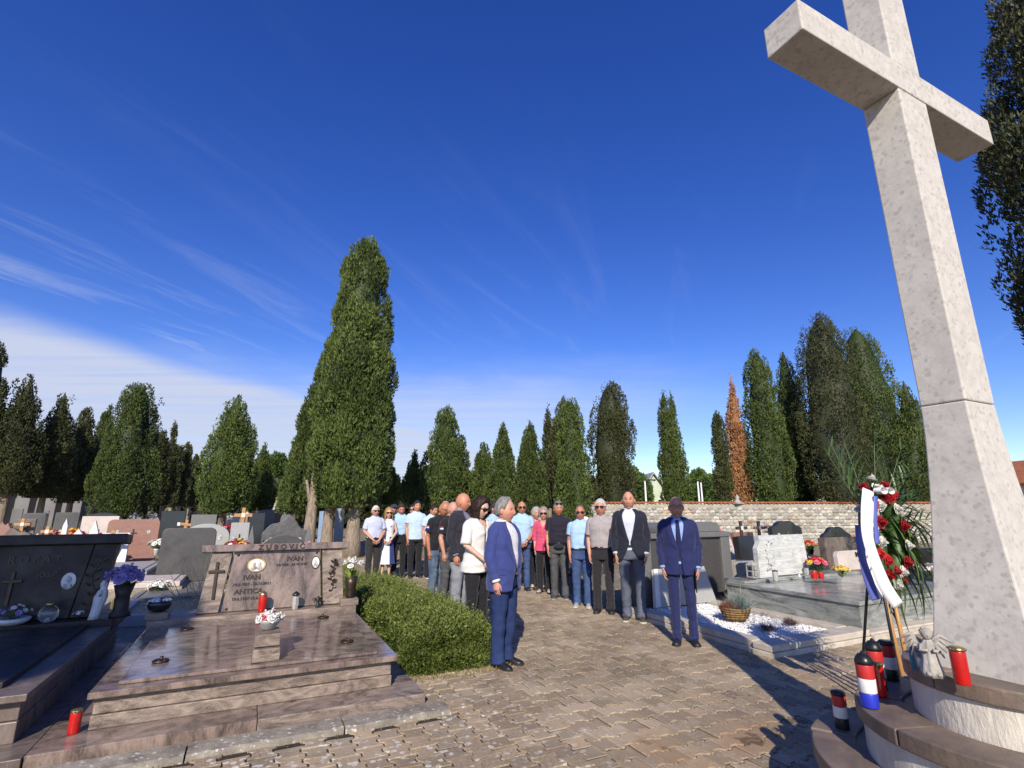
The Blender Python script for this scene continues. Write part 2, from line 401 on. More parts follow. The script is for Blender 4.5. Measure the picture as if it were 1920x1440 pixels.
def build_paving():
    sand = mat('joint_sand', (.05, .035, .023), (.025, .018, .012), 6, .95, .01, 40, coord='World')
    s = MB()
    s.add([(-8, .2, -.010), (14, .2, -.010), (14, 4.55, -.010), (-8, 4.55, -.010)], [(0, 1, 2, 3)])
    s.add([(1.5, 4.55, -.010), (5.52, 4.55, -.010), (5.52, 34, -.010), (1.5, 34, -.010)], [(0, 1, 2, 3)])
    base = s.build('paved_path', sand, kind='structure')
    a, w, h, f0, f1 = .0940, .0640, .0770, .028, .0495
    out = [(-a, -h), (a, -h), (a, -f1), (w, -f0), (w, f0), (a, f1), (a, h), (-a, h), (-a, f1), (-w, f0), (-w, -f0), (-a, -f1)]
    def paver(mb, cx, cy, rot, seed, far=False):
        r = random.Random(seed)
        t = r.uniform(.72, 1.16); col = (t * r.uniform(.97, 1.04), t, t * r.uniform(.95, 1.03))
        dz = r.uniform(-.006, .003); tx, ty = r.uniform(-.035, .035), r.uniform(-.035, .035)
        n = len(out); V = []
        for ins, z in (((0, -.029), (0, -.004), (.004, 0.)) if not far else ((0, -.029), (.003, 0.))):
            for (x, y) in out:
                L = math.hypot(x, y); k = (L - ins * 1.25) / L
                jx, jy = (r.uniform(-.003, .003), r.uniform(-.003, .003)) if ins else (0, 0)
                X, Y = x * k + jx, y * k + jy
                zz = z + (dz + X * tx + Y * ty if z > -.02 else 0)
                if rot: X, Y = -Y, X
                V.append((cx + X, cy + Y, zz))
        L_ = 1 if far else 2; F = [tuple(L_ * n + j for j in range(n))]
        for q in range(L_):
            for j in range(n):
                k = (j + 1) % n; F.append((q * n + j, q * n + k, (q + 1) * n + k, (q + 1) * n + j))
        mb.add(V, F, col)
    spots = []
    XB = 2.35
    for i in range(-70, 90):
        for j in range(-5, 230):
            x = i * .17 + .05; y = j * .165 + (.0825 if i % 2 else 0)
            if x < XB - .04 and -3 < x and .6 < y < (4.40 if x < 1.58 else 5.75): spots.append((x, y, 0))
    for j in range(0, 220):
        for i in range(-10, 90):
            y = j * .17 + .03; x = XB + .045 + i * .165 + (.0825 if j % 2 else 0)
            if (x > XB and x < 13 and .6 < y < 4.45) or (XB < x < 5.42 and 4.45 <= y < 32): spots.append((x, y, 1))
    vis = []
    for (x, y, r_) in spots:
        wv = in_frame(x, y)
        if wv is None: continue
        if math.hypot(x - 3.466, y - 1.433) < .85: continue
        vis.append((wv, x, y, r_))
    vis.sort()
    meshes = {}
    for r_ in (0, 1):
        for q in range(12):
            mb = MB(); paver(mb, 0, 0, r_, 100 * r_ + q); meshes[(r_, q)] = mb.mesh('paver', PAVER, fixn=False)
    for k, (wv, x, y, r_) in enumerate(vis[:295]):
        link('paver', meshes[(r_, random.randrange(12))], base, (x, y, 0))
    rest = MB()
    for k, (wv, x, y, r_) in enumerate(vis[295:]):
        paver(rest, x, y, r_, 5000 + k, wv > 6)
    rr = random.Random(9)
    for j in range(3, 34, 1):      # cut pieces closing the seam between the two laying directions
        if j % 2: t = rr.uniform(.75, 1.1); rest.box((XB + .016, j * .17 + .03, -.016 + rr.uniform(-.003, .001)), (.062, .17, .026), col=(t, t, t))
    rest.build('far_pavers', PAVER, base, kind='stuff', fixn=False)
build_paving()
def litter():
    rg = np.random.default_rng(15); n = 1500
    P = np.stack([rg.uniform(-1.5, 5.3, n), rg.uniform(2.2, 13, n), np.full(n, .002)], 1); k = (P[:, 0] > 2.3) | (P[:, 1] < 4.4); P = P[k]; n = len(P)
    a = rg.uniform(0, 6.28, n); s = rg.uniform(.004, .013, n); d = np.stack([np.cos(a), np.sin(a), rg.uniform(0, .25, n)], 1) * s[:, None]; e = np.stack([-np.sin(a), np.cos(a), rg.uniform(0, .2, n)], 1) * (s * .55)[:, None]
    V = np.stack([P - d, P - e, P + d, P + e], 1); V[:, :, 2] = np.maximum(V[:, :, 2], .0015)
    me = bpy.data.meshes.new('paving_litter'); me.from_pydata([tuple(p) for p in V.reshape(-1, 3)], [], [(4 * i, 4 * i + 1, 4 * i + 2, 4 * i + 3) for i in range(n)]); me.materials.append(mat('dry_leaf_litter', (.55, .47, .35), (.22, .15, .08), 3, .9, coord='World'))
    o = link('paving_litter', me); tag(o, 'scattered dry leaf flakes and petals lying on the paving', 'litter'); o['kind'] = 'stuff'
litter()

# kerb of worn concrete in front of the tombs, in lengths
def concrete_kerbs():
    root = thing('kerb', 'worn lichen covered concrete kerb running in front of the two polished tombs', 'kerb', (0, 0, 0))
    x = -4.2; r = random.Random(3)
    while x < 1.6:
        L = min(r.uniform(.9, 1.1), 1.62 - x)
        if L < .2: break
        m = MB(); n = 10
        G = []
        for q in range(n + 1):
            xx = x + .006 + (L - .012) * q / n
            e = .012 * noise.noise((xx * 5, 1, 0)); e2 = .012 * noise.noise((xx * 6, 7, 0))
            G.append([(xx, 4.44 + e, -.03), (xx, 4.44 + e, .015 + e2), (xx, 4.47 + e, .03 + e2 * .6), (xx, 4.66, .035 + e2 * .4), (xx, 4.69, -.03)])
        m.grid(G, False)
        m.add(G[0], [(0, 1, 2, 3, 4)]); m.add(G[-1], [(0, 1, 2, 3, 4)])
        m.build('kerb_stone', CONC, root)
        x += L
concrete_kerbs()

# ------------------------------------------------------------------ the stone cross on its round stepped base
CX, CY = 3.466, 1.433
def arc_block(mb, r0, r1, z0, z1, p0, p1, n=8, cx=0., cy=0.):
    G = []
    for i in range(n + 1):
        p = p0 + (p1 - p0) * i / n; c, s = math.cos(p), math.sin(p)
        G.append([(cx + r0 * c, cy + r0 * s, z0), (cx + r1 * c, cy + r1 * s, z0), (cx + r1 * c, cy + r1 * s, z1), (cx + r0 * c, cy + r0 * s, z1)])
    mb.grid(G, True, True, True)
def build_cross():
    t = thing('stone_cross', 'tall pale limestone cross on a round three stepped base at right', 'cross', (CX, CY, 0))
    w, d = .312, .213
    def section(z):
        f = .115 * max(0, (2.18 - z) / 1.35) ** 1.5
        return w / 2 + f, d / 2 + f
    m = MB(); G = []
    for i in range(17):
        z = .80 + (2.1805 - .80) * i / 16; a, b = section(z)
        G.append([(-a, -b, z), (a, -b, z), (a, b, z), (-a, b, z)])
    m.grid(G, True, True, True); m.build('flared_shaft_foot', LIME, t, bevel=.008)
    m = MB(); m.box((0, 0, (2.184 + 4.16) / 2), (w, d, 4.16 - 2.184)); m.build('shaft', LIME, t, bevel=.008)
    m = MB(); m.box((-.018, 0, 4.16 + .103), (2.09, d + .008, .206)); m.build('cross_arm', LIME, t, bevel=.008)
    m = MB(); m.box((0, 0, 4.366 + .40), (w, d, .80)); m.build('cross_head', LIME, t, bevel=.008)
    # tiers
    for k, (r, z1, z0) in enumerate(((.925, .39, -.03), (.685, .62, .36), (.445, .85, .59))):
        mb = MB(); mb.lathe([(r - .02, z0), (r - .02, z1 - .078)], 72); o = mb.build('tier_wall', LIMEW, t, smooth=False)
        mb2 = MB(); mb2.lathe([(r - .19, z1 - .09), (r - .19, z1 - .012)], 64); mb2.build('tier_floor', CAPST, t)
        n = (11, 8, 6)[k]; ph = (.35, 3.60, 3.84)[k]
        for q in range(n):
            rr = random.Random(k * 20 + q); dr = rr.uniform(-.006, .012)
            mb = MB(); arc_block(mb, r - .21, r + dr, z1 - .078, z1 + rr.uniform(-.004, .005), ph + 2 * math.pi * q / n + .006, ph + 2 * math.pi * (q + 1) / n - .006, 10)
            mb.build('cap_stone', CAPST, t, bevel=.008)
    return t
build_cross()

def lantern(name, label, loc, h, r, kind, group=None, tilt=0., lid='dome'):
    t = thing(name, label, 'grave candle', loc, random.uniform(0, 6), group)
    n = 24
    hl = h * (.22 if lid == 'dome' else .10)
    hb = h - hl
    def band(nm, z0, z1, mt, k=1.0):
        m = MB(); m.lathe([(r * .96 * k, z0), (r * k, z0 + .004), (r * k, z1 - .004), (r * .97 * k, z1)], n); m.build(nm, mt, t, smooth=True)
    if kind == 'tricolour':
        band('blue_band', 0, hb / 3, BLUEP); band('white_band', hb / 3 + .0005, 2 * hb / 3, WHITEP); band('red_band', 2 * hb / 3 + .0005, hb, REDD)
    elif kind == 'tridark':
        band('black_band', 0, hb / 3, BLACKP); band('white_band', hb / 3 + .0005, 2 * hb / 3, WHITEP); band('red_band', 2 * hb / 3 + .0005, hb, REDD)
    elif kind == 'red':
        band('red_glass', 0, hb, REDP)
    elif kind == 'clear':
        band('frosted_glass', 0, hb, CLEARP); band('foot', -.0, .012, GOLD, 1.05)
    elif kind == 'facet':
        m = MB(); m.lathe([(r * .75, 0), (r, hb * .35), (r * .9, hb * .8), (r * .6, hb)], 6); m.build('faceted_glass', CLEARP, t)
    if lid == 'dome':
        mt = {'clear': GOLD, 'red': GOLD}.get(kind, BLACKP)
        m = MB(); m.lathe([(r * 1.04, hb), (r * 1.04, hb + hl * .25), (r * .92, hb + hl * .5), (r * .6, hb + hl * .8), (r * .28, hb + hl * .88), (r * .22, h), (r * .05, h + .006)], n); m.build('lid', mt, t, smooth=True)
    else:
        mt = {'red': GOLD}.get(kind, LEAD)
        m = MB(); m.lathe([(r * 1.03, hb), (r * 1.03, h - .006), (r * .9, h), (r * .5, h + .002)], n); lo = m.build('lid', mt, t, smooth=True)
        m = MB()
        for q in range(8):
            a = 2 * math.pi * q / 8; m.ball((math.cos(a) * r * 1.0, math.sin(a) * r * 1.0, hb + hl * .5), .006, 6, 4)
        m.build('vent_holes', BLACKP, lo)
    return t
def px(u, v, z): return tuple(at(u, v, z))
GC = 'grave candles on the steps of the cross'
lantern('grave_candle', 'tall red white and blue grave candle with black dome lid on the cross steps', px(1632, 1325, .622), .262, .042, 'tricolour', GC)
lantern('grave_candle', 'red white and black grave candle with vented lid on the lowest cross step', px(1580, 1366, .392), .195, .037, 'tridark', GC, lid='flat')
lantern('grave_candle', 'red grave candle with black dome lid behind the tricolour one on the cross steps', px(1649, 1292, .622), .262, .042, 'tridark', GC)
lantern('grave_candle', 'red and white grave candle with silver flat lid rearmost on the cross steps', px(1672, 1276, .622), .22, .04, 'tridark', GC, lid='flat')
lantern('grave_candle', 'short red grave candle standing between the tricolour candles on the cross steps', px(1650, 1304, .622), .17, .035, 'red', GC, lid='flat')
lantern('grave_candle', 'red cylindrical grave candle with brass lid on the top step against the cross shaft', px(1806, 1283, .853), .155, .031, 'red', GC, lid='flat')

def angel(name, label, loc, s, mt, rz=0.):
    t = thing(name, label, 'angel figurine', loc, rz)
    m = MB()
    G = []
    for z, rx, ry, cy in ((0, .05, .05, 0), (.03, .052, .05, 0), (.08, .04, .038, 0), (.13, .034, .03, .004), (.17, .036, .028, .004), (.195, .022, .02, 0), (.205, .014, .014, -.002)):
        G.append([(rx * math.cos(a) * (1 + .12 * math.cos(7 * a)), ry * math.sin(a) * (1 + .12 * math.cos(7 * a)) + cy, z) for a in [2 * math.pi * j / 28 for j in range(28)]])
    m.grid(G, True, True, True)
    m.ball((0, -.006, .232), .029, 14, 10, (1, 1.05, 1.15))
    for sx in (-1, 1):
        m.tube([(sx * .036, 0, .172), (sx * .045, -.02, .14), (sx * .012, -.045, .15)], [.013, .012, .009], 8)
        m.ball((sx * .024, -.03, .018), .018, 8, 6, (1, 1.4, .8))
    m.ball((0, -.034, .228), .006, 6, 5)
    m.build('body', mt, t, smooth=True)
    m = MB()
    for q in range(26):
        a = q * 2.4; zz = .235 + .025 * (q / 26.); rr = .027 * math.cos((zz - .235) / .03 * 1.2)
        m.ball((rr * math.cos(a), rr * math.sin(a) + .004, zz), .009, 6, 4)
    m.build('curls', mt, t, smooth=True)
    for sx in (-1, 1):
        m = MB()
        for q in range(4):
            L = .10 - q * .016
            m.tube([(sx * .012, .03, .17 - q * .012), (sx * (.03 + L * .45), .042, .20 - q * .02 + .02), (sx * (.03 + L), .045, .185 - q * .03)], [.012, .014, .004], 6, flat=.45)
        m.build('wing', mt, t, smooth=True)
    t.scale = (s, s, s)
    return t
angel('angel_figurine', 'grey cast stone angel figurine leaning on the left side of the cross shaft', px(1750, 1268, .853), .80, STATUE, R(-50))
def blob(name, label, cat, loc, mt, prof, flat=1., rz=0.):
    m = MB(); m.lathe(prof, 16, sy=flat); o = m.build(name, mt, None, True, loc, rot=(0, 0, rz)); tag(o, label, cat); return o
blob('bottle', 'small teal plastic bottle beside the stone angel on the cross base', 'bottle', px(1716, 1256, .853), TEAL, [(.018, 0), (.02, .01), (.02, .07), (.012, .09), (.012, .105), (.004, .107)], .6)
blob('lighter', 'pale blue plastic holder lying beside the stone angel on the cross base', 'holder', px(1733, 1262, .853), PALEB, [(.014, 0), (.017, .01), (.017, .045), (.01, .06), (.003, .062)], .7)

# ------------------------------------------------------------------ flowers
def blossom(mb, c, r, d=(0, -.5, .85), n=7, rings=2, rnd=random):
    c = Vector(c); d = Vector(d).normalized(); u = d.orthogonal().normalized(); w = d.cross(u)
    for k in range(rings):
        rr = r * (1 - (.38 if rings < 4 else .19) * k); lift = .18 + (.45 if rings < 4 else .24) * k
        for q in range(n):
            a = 2 * math.pi * (q + .5 * k) / n + rnd.uniform(-.1, .1); da = math.pi / n * 1.05
            e = u * math.cos(a) + w * math.sin(a)
            l = u * math.cos(a - da) + w * math.sin(a - da); h = u * math.cos(a + da) + w * math.sin(a + da)
            up = d * r * lift
            V = [c + d * r * .05, c + l * rr * .86 + up * .85, c + e * rr + up * rnd.uniform(.6, 1.1), c + h * rr * .86 + up * .85]
            mb.add(V, [(0, 1, 2, 3)])
    mb.ball(c + d * r * .18, r * .22, 6, 4)
def leaf(mb, a, b, wd, bend=.2, n=4, up=Vector((0, 0, 1))):
    a = Vector(a); b = Vector(b); L = (b - a); s = L.cross(up)
    s = s.normalized() if s.length > 1e-6 else Vector((1, 0, 0)); nn = s.cross(L).normalized(); G = []
    for i in range(n + 1):
        t = i / n; p = a + L * t + nn * (bend * L.length * (math.sin(math.pi * t) * .6)); ww = wd * max(.06, math.sin(math.pi * min(.97, t * .85 + .12)))
        G.append([p - s * ww, p + nn * ww * -.25, p + s * ww])
    mb.grid(G, False)
def bouquet(name, label, loc, cols, n, rad, fr, vase=None, vh=.12, spread=1., leafn=14, group=None, hemi=.6, leafm=None, each=False):
    t = thing(name, label, 'flowers', loc, 0, group)
    rnd = random.Random(hash(label) % 9999 if False else sum(map(ord, label)))
    if vase:
        vm, prof = vase; m = MB(); m.lathe(prof, 20); m.build('vase', vm, t, smooth=True)
    st = MB()
    per = {}
    for q in range(n):
        a = q * 2.399 + rnd.uniform(-.2, .2); k = math.sqrt((q + .5) / n)
        d = Vector((math.cos(a) * k * spread, math.sin(a) * k * spread, hemi + (1 - k) * .6 + rnd.uniform(-.1, .1)))
        p = Vector((0, 0, vh)) + Vector((d.x * rad, d.y * rad, d.z * rad))
        c = cols[q % len(cols)]
        if each:
            m = MB(); blossom(m, p, fr * rnd.uniform(.8, 1.15), d, 7, 3, rnd); m.build('blossom', c, t)
        else:
            blossom(per.setdefault(c.name, (MB(), c))[0], p, fr * rnd.uniform(.8, 1.2), d, 6, 2, rnd)
        st.tube([(0, 0, vh * .7), p * .6 + Vector((0, 0, vh * .35)), p], [.003, .003, .002], 4)
    for nm, (m, c) in per.items(): m.build('blossoms', c, t)
    st.build('stems', STEM, t)
    m = MB()
    for q in range(leafn):
        a = rnd.uniform(0, 6.28); k = rnd.uniform(.5, 1.15); b = Vector((math.cos(a) * k * rad * spread, math.sin(a) * k * rad * spread, vh + rad * rnd.uniform(.0, hemi)))
        leaf(m, (b.x * .2, b.y * .2, vh * .9), b, fr * .45)
    m.build('leaves', leafm or LEAFG, t)
    return t
POT = lambda r, h: [(r * .7, 0), (r, h * .9), (r * 1.08, h * .92), (r * 1.08, h), (r * .85, h), (r * .8, h * .85), (.01, h * .8)]

# ------------------------------------------------------------------ rose granite family tomb in the foreground
def oval(mb, c, rx, rz, y, n=28, th=.012, dome=.0):
    out = [(c[0] + rx * math.cos(2 * math.pi * j / n), c[1] + rz * math.sin(2 * math.pi * j / n)) for j in range(n)]
    mb.prism(out, y, y - th)
def ring_handle(par, x, y, z):
    m = MB(); m.tube([(x + .055 * math.cos(a), y + .055 * math.sin(a), z + .012) for a in [2 * math.pi * j / 20 for j in range(21)]], .009, 8, False)
    m.tube([(x, y + .05, z), (x, y + .05, z + .035)], .014, 8); m.build('ring_handle', BRONZE, par, smooth=True)
def zubovic():
    t = thing('family_tomb', 'polished rose brown granite family tomb with slab and inscribed headstone at front left', 'tomb', (.2, 6., 0))
    L = lambda x, y, z: (x - .2, y - 6., z)
    def bx(nm, x0, x1, y0, y1, z0, z1, mt=G_ROSE, bev=.006):
        m = MB(); m.box(((x0 + x1) / 2 - .2, (y0 + y1) / 2 - 6, (z0 + z1) / 2), (x1 - x0, y1 - y0, z1 - z0)); return m.build(nm, mt, t, bevel=bev)
    bx('base_step', -1.16, .18, 4.72, 7.9, -.03, .09, G_ROSE); bx('base_step', .184, 1.48, 4.725, 7.9, -.03, .088, G_ROSE2)
    bx('plinth_course', -.905, 1.255, 5.03, 7.85, .09, .18, G_ROSE2); bx('side_wall', -.90, 1.25, 5.045, 7.84, .184, .295, G_ROSE2)
    bx('cover_slab', -.935, 1.295, 4.985, 7.22, .30, .345, G_ROSE); bx('raised_slab', -.78, 1.13, 5.10, 7.18, .347, .372, G_ROSE)
    bx('headstone_ledge', -.94, 1.30, 7.225, 7.86, .30, .42, G_ROSE2)
    for sx, x in ((0, -.86), (1, 1.22)): bx('corner_block', x - .11, x + .11, 7.26, 7.48, .42, .50, G_ROSE2)
    for (x, y) in ((-.52, 6.85), (.86, 6.85), (-.58, 5.55), (.93, 5.55)): ring_handle(t, *L(x, y, .372))
    hl, hr = L(.335, 7.50, .42), (R(-7), 0, 0)
    def hp(nm, m, mt, bev=.004, smooth=False):
        return m.build(nm, mt, t, smooth, hl, bev, rot=hr)
    m = MB(); m.prism([(-.575, 0), (.555, 0), (.50, .68), (-.50, .68)], -.06, .10); hp('inscribed_panel', m, G_ROSE)
    m = MB(); m.prism([(-.83, 0), (-.60, 0), (-.525, .68), (-.74, .68)], -.085, .10); hp('side_pilaster', m, G_ROSE2)
    m = MB(); m.prism([(.58, 0), (.83, 0), (.78, .68), (.525, .68)], -.085, .10); hp('side_pilaster', m, G_ROSE2)
    m = MB(); m.box((0, -.0, .725), (1.72, .26, .085)); hp('cap', m, G_ROSE, .01)
    m = MB(); m.box((-.675, -.095, .36), (.032, .022, .42)); m.box((-.675, -.0952, .46), (.17, .024, .032)); hp('cross_emblem', m, BRONZE, .003)
    m = MB()
    r = random.Random(4)
    pts = [(.67 + .02 * math.sin(q * .9), -.095, .16 + q * .035) for q in range(11)]; m.tube(pts, .006, 6)
    for q in range(11):
        s = 1 if q % 2 else -1; p = Vector(pts[q]); leaf(m, p, p + Vector((s * r.uniform(.03, .06), -.012, r.uniform(.01, .04))), .014, .2, 3, Vector((0, 1, 0)))
    for q in (3, 6, 9, 10): blossom(m, Vector(pts[q]) + Vector((.02, -.012, .02)), .028, (0, -1, .1), 6, 2, r)
    hp('bronze_rose', m, BRONZE, 0)
    def T(b, s, x, z, sp=1., bold=.0):
        o = text_obj('lettering', b, s, BRONZE, t, None, (0, 0, 0), .006, bold=bold)
        o.location = Vector(hl) + Matrix.Rotation(hr[0], 3, 'X') @ Vector((x, -.064, z)); o.rotation_euler = (R(90) + hr[0], 0, 0); o.scale.x = sp; return o
    o = T('Z U B O V I Ć', .082, .03, .70, 1.12, .002); o.location = Vector(hl) + Matrix.Rotation(hr[0], 3, 'X') @ Vector((.03, -.134, .698))
    T('IVAN', .078, .20, .55, 1.1, .002); T('9.9.1950 - 23.10.1997', .040, .165, .495, 1.05, .001)
    T('IVAN', .078, -.28, .35, 1.1, .002); T('19.2.1927 - 22.11.2011', .042, -.27, .285, 1.1, .001)
    T('ANTICA', .078, -.30, .19, 1.1, .002); T('19.6.1927-12.6.2015', .044, -.28, .12, 1.1, .001)
    for (x, z, rx, rz, a, b) in ((-.24, .515, .105, .08, GOLD, FACEP), (.455, .52, .052, .078, BLACKP, FACEG)):
        m = MB(); oval(m, (x, z), rx, rz, -.062, 32, .012); fr = hp('portrait_frame', m, a, .002)
        m = MB(); oval(m, (x, z), rx * .84, rz * .86, -.0745, 32, .006); o = m.build('portrait', PORC, t, False, hl, .001, rot=hr)
        m = MB()
        for dx in ((-.03, .032) if rx > .09 else (0,)):
            m.ball((x + dx, -.081, z + .012), .019, 10, 8, (1, .12, 1.25)); m.ball((x + dx, -.081, z - .032), .034, 10, 8, (1, .1, .75))
        m.build('portrait_print', b, t, True, hl, rot=hr)
    for x, z in ((-.46, .645), (.46, .645), (-.52, .03), (.52, .03)):
        m = MB(); m.ball((x, -.065, z), .016, 10, 6, (1, .7, 1)); hp('rosette_bolt', m, BRONZE, 0, True)
    return t
zubovic()
def stepped_block():
    t = thing('flower_block', 'two stacked wedge shaped granite blocks carrying the bowl of white flowers', 'flower stand', (.215, 5.36, .3745))
    m = MB(); m.prism([(-.20, 0), (.20, 0), (.20, .08), (-.20, .10)], -.105, .105); m.v = [(y, x, z) for x, y, z in m.v]; m.build('lower_block', G_ROSE2, t, bevel=.004)
    m = MB(); m.prism([(-.13, .104), (.21, .086), (.21, .19), (-.13, .20)], -.10, .10); m.v = [(y, x, z) for x, y, z in m.v]; m.build('upper_block', G_ROSE2, t, bevel=.004)
stepped_block()
bouquet('flower_bowl', 'glass bowl of white roses on the stepped granite block of the foreground tomb', (.215, 5.46, .572), [P_WHITE, P_WHITE, P_WHITE, P_PINK], 15, .095, .040, (CLEARP, [(.05, 0), (.07, .015), (.095, .06), (.12, .09), (.115, .09), (.09, .06), (.02, .02)]), .035, 1.1, 16, hemi=.55, each=True)
lantern('grave_candle', 'tall red glass grave candle with gold dome lid before the inscribed headstone', (.20, 7.30, .4215), .235, .045, 'red')
lantern('grave_candle', 'clear faceted grave candle with dark pointed lid before the inscribed headstone', (.57, 7.30, .4215), .205, .042, 'facet')
angel('angel_figurine', 'small dark angel figurine at the right end of the granite headstone ledge', (.84, 7.31, .4215), .5, LEAD, R(10))
bouquet('flower_vase', 'white lilies and lime leaves in a bronze vase beside the hedge', (1.24, 7.38, .502), [P_WHITE], 9, .15, .055, (BRONZE, [(.055, 0), (.062, .03), (.07, .16), (.085, .25), (.075, .25), (.02, .2)]), .25, .8, 18, hemi=1.0, leafm=LEAFL, each=True)
def pebble_bowl():
    t = thing('pebble_bowl', 'black glossy bowl of white pebbles on the left corner block of the granite tomb', 'bowl', (-.86, 7.37, .502))
    m = MB(); m.lathe([(.06, 0), (.10, .02), (.125, .07), (.12, .11), (.11, .11), (.11, .075), (.02, .06)], 28); m.build('bowl', G_BLACK, t, smooth=True)
    m = MB(); r = random.Random(2)
    for q in range(30): a = r.uniform(0, 6.3); k = math.sqrt(r.random()) * .1; m.ball((math.cos(a) * k, math.sin(a) * k, .10 + r.uniform(0, .02)), .02, 7, 5, (1, 1, .7))
    m.build('pebbles', WHITEP, t, smooth=True)
pebble_bowl()
lantern('grave_candle', 'short red grave candle on the base step at the left corner of the granite tomb', (-.985, 5.02, .0915), .15, .036, 'red', lid='flat')

# ------------------------------------------------------------------ dark tomb at the left edge
def ropat():
    t = thing('family_tomb', 'dark veined granite tomb with wide capped headstone cut by the left edge', 'tomb', (-2.6, 6., 0))
    def bx(nm, x0, x1, y0, y1, z0, z1, mt=G_BROWN, bev=.006):
        m = MB(); m.box(((x0 + x1) / 2 + 2.6, (y0 + y1) / 2 - 6, (z0 + z1) / 2), (x1 - x0, y1 - y0, z1 - z0)); return m.build(nm, mt, t, bevel=bev)
    bx('base_step', -4.3, -1.165, 4.70, 8.0, -.03, .087); bx('plinth_course', -4.05, -1.30, 5.0, 7.9, .087, .22); bx('side_wall', -4.05, -1.305, 5.02, 7.88, .223, .35)
    bx('cover_slab', -4.1, -1.26, 4.94, 7.26, .353, .40); bx('raised_slab', -3.9, -1.46, 5.15, 7.2, .403, .44, G_DARKV)
    bx('headstone_ledge', -4.1, -1.25, 7.265, 7.95, .353, .47, G_DARKV)
    hl, hr = (.14, 1.55, .47), (R(-6), 0, 0)
    def hp(nm, m, mt, bev=.004, smooth=False): return m.build(nm, mt, t, smooth, hl, bev, rot=hr)
    m = MB(); m.prism([(-1.0, 0), (.76, 0), (.86, .76), (-1.0, .76)], -.06, .12); hp('inscribed_panel', m, G_DARKV)
    m = MB(); m.prism([(.775, 0), (1.0, 0), (1.08, .76), (.875, .76)], -.08, .12); hp('side_pilaster', m, G_DARKV)
    m = MB(); m.box((.0, 0, .815), (2.34, .30, .11)); hp('cap', m, G_DARKV, .012)
    def T(b, s, x, z):
        o = text_obj('lettering', b, s, BRONZE, t, None, (0, 0, 0), .006, bold=.002)
        o.location = Vector(hl) + Matrix.Rotation(hr[0], 3, 'X') @ Vector((x, -.064, z)); o.rotation_euler = (R(90) + hr[0], 0, 0)
    T('R O P A T', .105, .37, .58); T('JOSIP', .075, .50, .43)
    m = MB(); oval(m, (.70, .38), .065, .085, -.062, 28, .012); hp('portrait_frame', m, WHITEP, .002)
    m = MB(); m.ball((.70, -.077, .395), .026, 10, 8, (1, .12, 1.25)); m.ball((.70, -.077, .33), .042, 10, 8, (1, .1, .7)); hp('portrait_print', m, FACEG, 0, True)
    m = MB(); m.box((.22, -.07, .33), (.03, .02, .34)); m.box((.22, -.0702, .40), (.17, .022, .03)); hp('cross_emblem', m, BRONZE, .003)
    m = MB(); pts = [(.93 + .03 * math.sin(q * .8), -.09, .12 + q * .05) for q in range(11)]; m.tube(pts, .007, 6); r = random.Random(8)
    for q in range(11): s = 1 if q % 2 else -1; p = Vector(pts[q]); leaf(m, p, p + Vector((s * .07, -.012, .03)), .02, .2, 3, Vector((0, 1, 0)))
    hp('bronze_rose', m, BRONZE, 0)
    ring_handle(t, .35, .72, .44)
ropat()
bouquet('flower_bowl', 'long white planter of pale silk flowers on the dark tomb ledge', (-2.12, 7.36, .472), [P_WHITE, P_LILAC, P_WHITE], 11, .12, .03, (WHITEP, [(.09, 0), (.14, .03), (.15, .06), (.13, .065), (.02, .05)]), .05, 1.2, 12)
def glass_globe():
    t = thing('glass_globe', 'round clear glass globe candle with metal lid on the dark tomb', 'grave candle', (-1.83, 7.33, .472))
    m = MB(); m.ball((0, 0, .085), .085, 20, 14); m.build('globe', mat('clear_glass', (.9, .9, .9), None, 5, .03, trans=.95), t, smooth=True)
    m = MB(); m.lathe([(.04, .165), (.04, .19), (.03, .195)], 20); m.build('lid', GOLD, t, smooth=True)
    m = MB(); m.lathe([(.02, .002), (.02, .05), (.003, .06)], 12); m.build('candle', WHITEP, t, smooth=True)
glass_globe()
bouquet('flower_sprig', 'tiny white silk flower sprig on the ledge of the dark tomb', (-1.58, 7.34, .472), [P_WHITE], 5, .05, .025, None, .03, .8, 5)
def madonna():
    t = thing('madonna_figurine', 'pale plaster praying figurine leaning beside the lilac flower vase', 'figurine', (-1.44, 7.33, .472))
    m = MB(); G = []
    for z, rx, ry, cx in ((0, .05, .05, 0), (.05, .045, .045, .005), (.14, .05, .045, .02), (.22, .06, .045, .03), (.28, .045, .04, .04), (.31, .028, .03, .045), (.33, .034, .036, .045), (.36, .036, .038, .045), (.39, .02, .022, .045)):
        G.append([(cx + rx * math.cos(a) * (1 + .08 * math.cos(9 * a)), ry * math.sin(a) * (1 + .08 * math.cos(9 * a)), z) for a in [2 * math.pi * j / 30 for j in range(30)]])
    m.grid(G, True, True, True); m.tube([(.03, -.04, .24), (.03, -.06, .27), (.035, -.055, .30)], [.016, .013, .006], 8); m.build('robe', STATUEW, t, smooth=True)
    m = MB(); m.ball((.045, -.022, .355), .024, 10, 8, (.9, .9, 1.15)); m.build('face', STATUEW, t, smooth=True)
madonna()
bouquet('flower_vase', 'lilac ruffled flowers in a dark fluted granite vase between the two tombs', (-1.22, 7.38, .472), [P_LILAC], 16, .15, .075, (G_DARKV, [(.10, 0), (.10, .03), (.075, .06), (.07, .22), (.10, .33), (.09, .33), (.02, .3)]), .33, 1.0, 10, hemi=.5, each=True)
